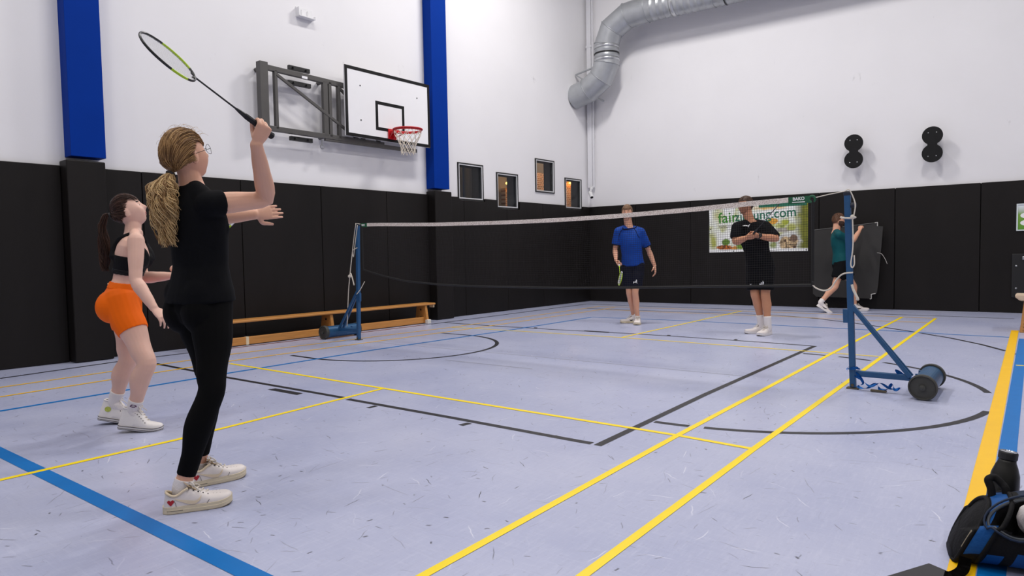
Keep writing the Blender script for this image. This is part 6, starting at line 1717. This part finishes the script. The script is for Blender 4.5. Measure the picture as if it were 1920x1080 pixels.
def man_blue():
    f = Fig(J_b, True, .98); j = f.J; B = f.base
    t = thing('person', 'man in blue T-shirt and navy shorts standing behind the net', 'person', B)
    r = (j['rk1']-j['rk0']).normalized()
    def hands(bm):
        d = (j['hdR']-j['wrR']).normalized(); d = (d-r*d.dot(r)*.6).normalized(); n = r.cross(d)
        f.hand(bm, 1, j['wrR'], d, n, [(60, 75, 40)]*4, thumb='grip', spread=.02)
        f.hand(bm, -1, j['wrL'], j['hdL']-j['wrL'], V((-.75, -.2, .1)), [(16, 22, 14), (20, 26, 16), (24, 28, 16), (26, 28, 16)], spread=.05)
        G = j['wrR']+d*.07+n*.026; j['rk0'] = G-r*.07
        f.foot(bm, 1, (-.55, -.8, 0)); f.foot(bm, -1, (.42, -.9, 0))
    man_common(f, t, M_skinC, hands, thick=.92)
    face_parts(f, t, (80, 96, 112), (120, 92, 66), (182, 108, 98))
    M_bl = mat('royal_blue_jersey', (4, 62, 150), .6, spec=.2, var=.22, vscale=9, bump=.15, bscale=90); M_nv = mat('navy_cloth', (15, 18, 34), .8, spec=.12, var=.15)
    te_ = tee(f, t, M_bl, hem=.03, sleeve=(.44, .46), loose=.018)
    b0 = bmesh.new(); b0.from_mesh(te_.data); tree = BVHTree.FromBMesh(b0); b0.free()
    def lay(P, off=.001):
        out = []
        for p in P:
            h = tree.find_nearest(p); out.append(h[0]+h[1]*off if h[0] is not None else p)
        return out
    # dark collar and sleeve bands
    bm = bmesh.new(); c, R, F, rx, ry = f.torso_ring(1.075, .016); c = c+f.Uc*.004
    tube(bm, lay([c+R*rx*math.cos(a)+F*ry*math.sin(a)-f.Uc*.022*max(0, math.sin(a)) for a in [k*PI/20 for k in range(41)]], .002), .007, 8, caps=False)
    for s_ in (1, -1):
        S = 'R' if s_ > 0 else 'L'; a, b = j['sh'+S], j['el'+S]; dd = (b-a).normalized(); x, y = perp(dd); L_ = (b-a).length+(j['wr'+S]-b).length; p = a+dd*L_*(.44 if s_ > 0 else .46); 
        p = p-dd*.012; b3 = bmesh.new(); tube(b3, lay([p+x*.085*math.cos(q)+y*.085*math.sin(q) for q in [k*PI/14 for k in range(29)]]), .007, 6, caps=False); mesh_obj('sleeve_band', b3, M_nv, t, smooth=True)
        fr = [j['SC']+f.Rc*s_*.085+f.Uc*.045+f.Fc*.055, j['SC']+f.Rc*s_*.125+f.Uc*.0+f.Fc*.088, j['SC']+f.Rc*s_*.150-f.Uc*.07+f.Fc*.100, j['SC']+f.Rc*s_*.175-f.Uc*.13+f.Fc*.075]
        b3 = bmesh.new(); tube(b3, lay(smooth_path(fr, 4)), .0045, 6); mesh_obj('shirt_piping', b3, M_nv, t, smooth=True)
    mesh_obj('collar_band', bm, M_nv, t, smooth=True)
    so_ = shorts(f, t, M_nv, (.43, .43))
    c = f.hipL.lerp(j['knL'], .72); emblem_three_bars(so_, t, c+V((0, 0, .05)), -f.Rp, V((0, 0, 1)), f.Fp, mat('emblem_white', (236, 236, 238), .6), 1.05)
    short_hair(f, t, hair_pair('sandy_hair', (118, 88, 62), (82, 58, 40), (172, 134, 96)), .026, .010, .44, tuft=.012)
    for k, (pos, fw) in enumerate(((V((j['anR'].x+B.x+.05, j['anR'].y+B.y+.055, 0)), (-.72, -.69)), (V((j['anL'].x+B.x-.02, j['anL'].y+B.y+.07, 0)), (.36, -.93)))):
        s = shoe(t, pos-B, fw, .29, .105, 'sneaker', cols=dict(SHC, sole=M_sole)); an = j['anR' if k == 0 else 'anL']
        sock(t, an+V((0, 0, -.01)), an+V((0, 0, .035)), .043, .043, M_sockw, fwd=fw)
        s['patch']('side_stripe', [(.40, .036), (.47, .036), (.55, .060), (.50, .054), (.30, .054)], 1, M_dk); s['patch']('side_stripe', [(.40, .036), (.47, .036), (.55, .060), (.50, .054), (.30, .054)], -1, M_dk)
    racket('lime and white badminton racket hanging from the hand of the man in blue', j['rk0']+B, r, V((.93, .30, .2)).lerp(V((.5, -.8, .2)), .85), [M_rk_lime, M_rk_white], M_rk_lime, M_rk_white)
man_blue()

def man_black():
    f = Fig(J_k, True, 1.0); j = f.J; B = f.base
    t = thing('person', 'man in black T-shirt with wristwatch before the banner holding racket', 'person', B)
    r = (j['rk1']-j['rk0']).normalized()
    def hands(bm):
        d = (j['hdR']-j['wrR']).normalized(); d = (d-r*d.dot(r)*.5).normalized(); n = r.cross(d)
        f.hand(bm, 1, j['wrR'], d, n, [(60, 75, 40)]*4, thumb='grip', spread=.02)
        j['rk0'] = j['wrR']+d*.07+n*.026-r*.06
        d = (j['hdL']-j['wrL']).normalized(); d = (d-r*d.dot(r)*.5).normalized(); n = d.cross(r)
        f.hand(bm, -1, j['wrL'], d, n, [(55, 70, 38)]*4, thumb='grip', spread=.02)
        f.foot(bm, 1, (-.8, -.6, 0)); f.foot(bm, -1, (-.25, -.96, 0))
    man_common(f, t, M_skinD, hands, thick=1.08)
    face_parts(f, t, (70, 60, 50), (58, 42, 32), (168, 100, 90))
    te_ = tee(f, t, M_blk, hem=.0, sleeve=(.40, .42), loose=.022, thick=1.08)
    so_ = shorts(f, t, M_blk, (.43, .43), g=.018, flare=.030)
    W_ = mat('emblem_white', (236, 236, 238), .6)
    c = f.hipL.lerp(j['knL'], .72); emblem_three_bars(so_, t, c+V((0, 0, .04)), -f.Rp, V((0, 0, 1)), f.Fp, W_, 1.05)
    on_cloth(so_, [(-.02, .02), (.0, .015), (.02, .020), (.004, .008), (.0, -.02), (-.008, .004)], f.hipR.lerp(j['knR'], .62), -f.Rp, V((0, 0, 1)), f.Fp, mat('emblem_grey', (150, 150, 152), .6), t, 'shorts_emblem')
    # leaping-cat shaped chest mark
    nr = (f.Fc-f.Rc*-.35).normalized(); xr = V((0, 0, 1)).cross(nr).normalized()
    pts = [(-.040, .018), (-.022, .022), (.0, .008), (.016, .010), (.034, .030), (.038, .026), (.026, .006), (.022, -.026), (.012, -.022), (.014, -.008), (-.004, -.012), (-.018, .0), (-.036, .008)]
    on_cloth(te_, [(x*.75, y*.75) for x, y in pts], j['SC']+f.Rc*-.02-V((0, 0, -.012)), xr, V((0, 0, 1)), nr, W_, t, 'chest_emblem', .003)
    # watch
    a, b = j['wrL'], j['elL']; dd = (b-a).normalized(); p = a+dd*.012; x, y = perp(dd); bm = bmesh.new()
    tube(bm, [p+x*.034*math.cos(q)+y*.034*math.sin(q) for q in [k*PI/14 for k in range(29)]], .011, 6, caps=False); out = V((.1, -.95, .3)).normalized(); out = (out-dd*out.dot(dd)).normalized()
    lathe(bm, [(.022, .030), (.024, .034), (.024, .044), (.018, .046)], 18, M=frame_mat(dd, out.cross(dd), out, p)); mesh_obj('wristwatch', bm, M_dk, t)
    short_hair(f, t, hair_pair('dark_brown_hair', (70, 48, 34), (46, 30, 22), (110, 78, 54)), .018, .006, .46)
    bm = f.shell(lambda x, y, z: y > .12 and -.95 < z < -.30+.25*abs(x) and not (abs(x) < .26 and -.62 < z < -.40) and not (z > -.36 and abs(x) < .3), .0016, .0, u=96, v=72, noise_amp=.0006); mesh_obj('stubble', bm, mat('stubble_brown', (158, 110, 84), .8, var=.35, vscale=90), t, smooth=True)
    for k, (pos, fw) in enumerate(((V((j['anR'].x+B.x+.055, j['anR'].y+B.y+.055, 0)), (-.80, -.60)), (V((j['anL'].x+B.x+.01, j['anL'].y+B.y+.075, 0)), (-.20, -.98)))):
        s = shoe(t, pos-B, fw, .30, .108, 'sneaker', cols=dict(SHC)); an = V((j['anR' if k == 0 else 'anL'])); kn = j['knR' if k == 0 else 'knL']
        so = sock(t, V((an.x, an.y, .09)), an+(kn-an).normalized()*.10, .045, .049, M_sockw, down=.05, fwd=fw)
        if k == 0:
            bm = bmesh.new(); box(bm, an.x-.012, an.y-.048, an.z+.045, .022, .006, .02); mesh_obj('sock_mark', bm, M_dk, t)
    racket('black badminton racket held across the chest of the man in black', j['rk0']+B, r, V((.10, .86, .47)), [M_rk_black, M_rk_white], M_rk_black, M_grip)
man_black()

def man_teal():
    f = Fig(J_t, True, .96); j = f.J; B = f.base
    t = thing('person', 'bearded man in teal T-shirt walking along back wall carrying grey board', 'person', B)
    def hands(bm):
        f.hand(bm, 1, j['wrR'], j['hdR']-j['wrR'], V((.2, .95, .1)), [(45, 70, 40)]*4, thumb='grip', spread=.02)
        f.hand(bm, -1, j['wrL'], j['hdL']-j['wrL'], V((.1, .95, 0)), [(20, 30, 20)]*4, spread=.04)
        f.foot(bm, 1, (.8, .5, -.3)); f.foot(bm, -1, (.95, .3, 0))
    man_common(f, t, M_skinC, hands, thick=1.02)
    face_parts(f, t, (70, 60, 50), (58, 40, 30), (176, 104, 94))
    M_te = mat('teal_jersey', (6, 76, 82), .6, spec=.2, var=.25, vscale=9, bump=.15, bscale=90)
    tee(f, t, M_te, hem=-.02, sleeve=(.38, .38), loose=.022)
    shorts(f, t, M_blk, (.36, .36), g=.018, flare=.026)
    short_hair(f, t, hair_pair('chestnut_hair', (92, 58, 36), (60, 36, 24), (128, 84, 54)), .024, .008, .42)
    bm = f.shell(lambda x, y, z: y > -.05 and -.98 < z < -.26+.24*abs(x) and not (abs(x) < .22 and -.60 < z < -.42) and not (z > -.36 and abs(x) < .30), .006, .0, u=96, v=72, noise_amp=.004, nsc=14); mesh_obj('beard', bm, hair_pair('beard_brown', (72, 48, 36), (40, 26, 20), (80, 54, 40)), t, smooth=True)
    for k, (an, kn, fw, pitch) in enumerate(((j['anR'], j['knR'], (.93, .30), math.radians(34)), (j['anL'], j['knL'], (.96, .25), 0.0))):
        pos = V((an.x+B.x-fw[0]*(.055 if k else .075), an.y+B.y-fw[1]*.06, 0 if k else .0))
        s = shoe(t, pos-B, fw, .29, .105, 'sneaker', pitch=pitch, cols=SHC)
        sock(t, an+V((0, 0, -.01)), an+(kn-an).normalized()*.05, .043, .044, M_sockw, fwd=fw)
        for sd in (1, -1): s['patch']('side_stripe', [(.40, .034), (.47, .036), (.60, .058), (.46, .050), (.26, .052)], sd, M_dk)
man_teal()
# ================= grey board carried along the back wall
def board():
    # far side of the man, a little bowed; cut-out corners on its right edge with pale corner trims
    P0 = V((.97, 7.74, 0)); ax = V((.996, .085, 0)).normalized(); nr = V((ax.y, -ax.x, 0))
    t = thing('grey_board', 'large dark grey panel with notched corners carried beside back wall', 'panel', P0)
    M_bd = mat('dark_grey_board', (56, 55, 54), .55, spec=.25, var=.25, vscale=2.2, bump=.05, bscale=30)
    W_, z0, z1 = 1.14, .22, 1.49
    pts = [(0, z0+.06), (.06, z0+.0), (.97, z0-.02), (.97, z0+.06), (1.07, z0+.08), (1.15, z1+.01), (1.06, z1+.02), (1.06, z1+.08), (.56, z1+.035), (0, z1-.02)]
    bm = bmesh.new(); nseg = 12
    # sample the outline as columns so the board can bow
    def bow(x): u = x/W_; return .07*math.sin(PI*min(1, max(0, u)))+.05*max(0, u-.6)
    def yv(x, top):
        ed = [(pts[i], pts[(i+1) % len(pts)]) for i in range(len(pts))]; zs = []
        for (x0, a), (x1, b) in ed:
            if abs(x1-x0) < 1e-6: continue
            if min(x0, x1)-1e-6 <= x <= max(x0, x1)+1e-6: zs.append(a+(b-a)*(x-x0)/(x1-x0))
        return max(zs) if top else min(zs)
    cols = [0, .03, .06] + [.06+.91*k/10 for k in range(1, 10)] + [.9699, .9701, 1.02, 1.0599, 1.0601, 1.08, 1.11, 1.149]
    rows = []
    for x in cols:
        o = ax*x-nr*bow(x); a, b = yv(x, False), yv(x, True); rows.append([[bm.verts.new(o+V((0, 0, a+(b-a)*k/4))+nr*s) for k in range(5)] for s in (.009, -.009)])
    for A, B in zip(rows[:-1], rows[1:]):
        for s in (0, 1):
            for k in range(4):
                q = (A[s][k], B[s][k], B[s][k+1], A[s][k+1]); bm.faces.new(q if s == 0 else q[::-1])
        bm.faces.new((A[0][4], B[0][4], B[1][4], A[1][4])); bm.faces.new((A[0][0], A[1][0], B[1][0], B[0][0]))
    for R_, fl in ((rows[0], 0), (rows[-1], 1)):
        for k in range(4):
            q = (R_[0][k], R_[0][k+1], R_[1][k+1], R_[1][k]); bm.faces.new(q if not fl else q[::-1])
    bmesh.ops.recalc_face_normals(bm, faces=bm.faces); mesh_obj('panel', bm, M_bd, t)
    M_tr = mat('pale_edge_trim', (200, 198, 192), .5)
    def P(x, z): return ax*x-nr*(bow(x)-.012)+V((0, 0, z))
    for q in ([P(1.02, z1+.078), P(1.062, z1+.084), P(1.062, z1+.02)], [P(.972, z0+.065), P(.972, z0-.02), P(.95, z0-.025)], [P(.972, z0+.06), P(1.04, z0+.076)]):
        bm = bmesh.new(); tube(bm, q, .009, 6); mesh_obj('corner_trim', bm, M_tr, t)
    bm = bmesh.new(); tube(bm, [P(x, yv(x, True)+.002) for x in (.02, .28, .56, .8, 1.04)], .005, 5); mesh_obj('edge_trim', bm, mat('edge_grey', (112, 112, 110), .5), t)
    bm = bmesh.new(); tube(bm, smooth_path([P(1.06, z1-.46), P(1.13, z1-.48), P(1.19, z1-.58), P(1.22, z1-.66)], 4), .004, 5); mesh_obj('loose_thread', bm, M_tr, t)
board()

# ================= sports bag, bottle and towel at the lower right corner
def bag():
    a = V((.985, .17, 0)).normalized(); fr = V((a.y, -a.x, 0)); up = V((0, 0, 1)); L_ = .60
    C0 = V((4.010, -2.875, 0))+a*L_/2; t = thing('sports_bag', 'open black and blue sports bag on floor at lower right corner', 'bag', C0)
    M_bk = mat('bag_black', (13, 13, 15), .75, spec=.22, var=.2, vscale=14, bump=.3, bscale=70); M_bb = mat('bag_blue', (8, 74, 138), .65, spec=.25, var=.25, vscale=10, bump=.3, bscale=70); M_nb = mat('bag_navy', (24, 40, 64), .6, spec=.3, var=.3, vscale=12, bump=.3, bscale=40); M_in = mat('bag_lining', (12, 12, 14), .8, var=.2)
    M = frame_mat(a, fr, up, V())
    def sec(x, k):   # cross-section, k 0..1 round; y toward the viewer, z up
        u = x/(L_/2); e = math.sqrt(max(.02, 1-abs(u)**5)); an = 2*PI*k-PI/2
        y = .150*math.copysign(abs(math.cos(an))**.75, math.cos(an)); z = .128+.128*math.copysign(abs(math.sin(an))**.75, math.sin(an))
        e2 = .62+.38*e
        sag = .02*math.sin(5*x)+.012*noise.noise(V((x*9, y*9, z*9)))
        return V((x+.11*(z/.256)**1.3*max(0, min(1, .3-u)), y*e2, .004+max(0, z-.128+.128*e2) + (sag if z > .18 else 0)))
    nx, nk = 36, 48; bm = bmesh.new()
    xs_ = [-L_/2+L_*i/nx for i in range(nx+1)]
    rows = [[bm.verts.new(M @ sec(x, k/nk)) for k in range(nk)] for x in xs_]
    for i in range(nx):
        for k in range(nk):
            x = xs_[i]+L_/nx/2; kk = (k+.5)/nk; an = 360*kk-90      # -90 bottom, 0 front, 90 top, 180 back
            # the pocket mouth on the upper front is open
            hole = ((x+.15)/.125)**2+((an-40)/38)**2 < 1
            if hole: continue
            f = bm.faces.new((rows[i][k], rows[i+1][k], rows[i+1][(k+1) % nk], rows[i][(k+1) % nk]))
            f.material_index = 1 if (-.285 < x < -.232 and -20 < an < 130) or (-.22 < x < -.16 and -60 < an < -22) or (-.13 < x < .05 and -62 < an < -14) else (2 if an > 82 and an < 170 and x > -.20 else 0)
    for row, sg in ((rows[0], -1), (rows[-1], 1)):
        cc = sum((w.co for w in row), V())/nk; cv = bm.verts.new(cc+a*sg*.02); mid = [bm.verts.new(w.co.lerp(cc, .4)+a*sg*.016) for w in row]
        for k in range(nk): bm.faces.new((row[k], row[(k+1) % nk], mid[(k+1) % nk], mid[k])); bm.faces.new((mid[k], mid[(k+1) % nk], cv))
    bmesh.ops.recalc_face_normals(bm, faces=bm.faces)
    mesh_obj('shell', bm, [M_bk, M_bb, M_nb], t, smooth=True)
    # sunken pocket behind the mouth
    bm = bmesh.new(); pr = []
    cen = M @ V((-.09, .06, .15)); inn = M @ V((-.09, -.02, .10))
    ring = []
    for q in range(32):
        an = 2*PI*q/32; x = -.15+.13*math.cos(an); ang = (40+39*math.sin(an)+90)/360; ring.append(M @ sec(x, ang))
    r0 = [bm.verts.new(p) for p in ring]; r1 = [bm.verts.new(p.lerp(inn, .35)) for p in ring]; r2 = [bm.verts.new(p.lerp(inn, .75)) for p in ring]
    for A, B in ((r0, r1), (r1, r2)):
        for q in range(32): bm.faces.new((A[q], A[(q+1) % 32], B[(q+1) % 32], B[q]))
    bm.faces.new(r2); mesh_obj('open_pocket', bm, M_in, t, smooth=True)
    bm = bmesh.new(); tube(bm, ring+[ring[0]], .0055, 6, caps=False); mesh_obj('pocket_zip', bm, mat('zip_grey', (58, 64, 72), .5), t, smooth=True)
    bm = bmesh.new(); tube(bm, [p+(p-cen).normalized()*.014 for p in ring]+[ring[0]+(ring[0]-cen).normalized()*.014], .004, 6, caps=False); mesh_obj('pocket_piping', bm, M_nb, t, smooth=True)
    for x in (-.292, -.228):
        bm = bmesh.new(); P = [M @ (sec(x, k/40)+V((0, 0, .001))) for k in range(0, 41)]; tube(bm, P, .008 if x < -.2 else .006, 6); mesh_obj('seam_piping', bm, M_bk, t, smooth=True)
    bm = bmesh.new(); tube(bm, [M @ (sec(-.292, k/40)+V((-.006, 0, 0))) for k in range(9, 12)], .004, 5); mesh_obj('end_zip', bm, mat('zip_pale', (150, 140, 120), .5), t)
    bm = bmesh.new(); box(bm, -.155, .045, .13, .03, .004, .018, M=M @ Matrix.Rotation(.5, 4, 'Y')); mesh_obj('care_tag', bm, mat('tag_white', (220, 222, 224), .6), t)
    for x in (-.05, .16):
        bm = bmesh.new(); prev = None
        for k in range(14, 41):
            p = sec(x, k/48); q0, q1 = M @ (p+V((-.018, .0, .004))), M @ (p+V((.018, 0, .004))); n = (M @ p)-(M @ V((x, 0, .14))); n.normalize(); v = (bm.verts.new(q0+n*.005), bm.verts.new(q1+n*.005))
            if prev and (k > 24): bm.faces.new((prev[0], prev[1], v[1], v[0]))
            prev = v
        bmesh.ops.solidify(bm, geom=bm.faces[:], thickness=.003); mesh_obj('top_strap', bm, M_nb, t)
    bm = bmesh.new(); P = smooth_path([M @ V(p) for p in ((-.165, -.02, .20), (-.168, -.03, .245), (-.175, -.04, .272), (-.155, -.05, .280), (-.132, -.04, .26), (-.125, -.03, .245), (-.122, -.02, .20))], 8); tube(bm, P, .013, 14); mesh_obj('carry_loop', bm, M_bk, t, smooth=True)
    def belt(pts, w=.036):
        P = smooth_path([V(p)-C0 for p in pts], 5); bm = bmesh.new(); prev = None
        for i, p in enumerate(P):
            d = (P[min(i+1, len(P)-1)]-P[max(i-1, 0)]).normalized(); sd = d.cross(V((0.2, -.3, 1)).normalized()).normalized()*w/2; v = (bm.verts.new(p-sd), bm.verts.new(p+sd))
            if prev: bm.faces.new((prev[0], prev[1], v[1], v[0]))
            prev = v
        bmesh.ops.solidify(bm, geom=bm.faces[:], thickness=.003); return mesh_obj('shoulder_strap', bm, M_bk, t, smooth=True)
    belt([(4.075, -3.02, .05), (4.07, -3.05, .02), (4.055, -3.085, .012), (4.04, -3.10, .01), (4.02, -3.10, .008)])
    belt([(4.30, -3.00, .02), (4.40, -2.95, .10), (4.55, -2.80, .12), (4.60, -2.70, .05)])
    return C0, M
C0, MB_ = bag()
def bottle():
    base = C0+MB_ @ V((-.115, -.20, .12)); t = thing('water_bottle', 'matt black steel water bottle leaning out of sports bag', 'bottle', base)
    ax = (V((.10, .08, .995))).normalized(); x, y = perp(ax); M = frame_mat(x, y, ax, V())
    M_bt = mat('bottle_black', (40, 40, 37), .36, metal=.35, var=.1)
    prof = [(.046, 0), (.049, .006), (.049, .06), (.0485, .10), (.045, .135), (.036, .165), (.029, .182), (.027, .195)]
    bm = bmesh.new(); lathe(bm, prof, 32, M=M); mesh_obj('bottle_body', bm, M_bt, t, smooth=True)
    bm = bmesh.new(); lathe(bm, [(.030, .193), (.031, .196), (.031, .217), (.029, .221)], 32, M=M); mesh_obj('cap', bm, mat('cap_black', (30, 30, 30), .5), t)
    bm = bmesh.new(); lathe(bm, [(.0275, .2212), (.0275, .2225), (.018, .224), (.016, .2215), (.004, .223)], 28, M=M); mesh_obj('cap_disc', bm, mat('brushed_steel', (206, 208, 210), .22, metal=.95), t)
bottle()
def towel():
    base = C0+MB_ @ V((-.010, .10, .19)); bm = bmesh.new()
    sphere(bm, V((0, 0, 0)), .10, .075, .085, u=40, v=28)
    sphere(bm, V((.09, -.02, .02)), .10, .08, .09, u=40, v=28)
    b2 = remeshed(bm, .007, 4)
    o = mesh_obj('towel', b2, mat('white_towel', (226, 220, 218), .95, bump=.5, bscale=260, var=.04), None, smooth=True, loc=base); crumple(o, .016, 14)
    tag(o, 'crumpled white towel lying on sports bag at right edge', 'towel')
towel()
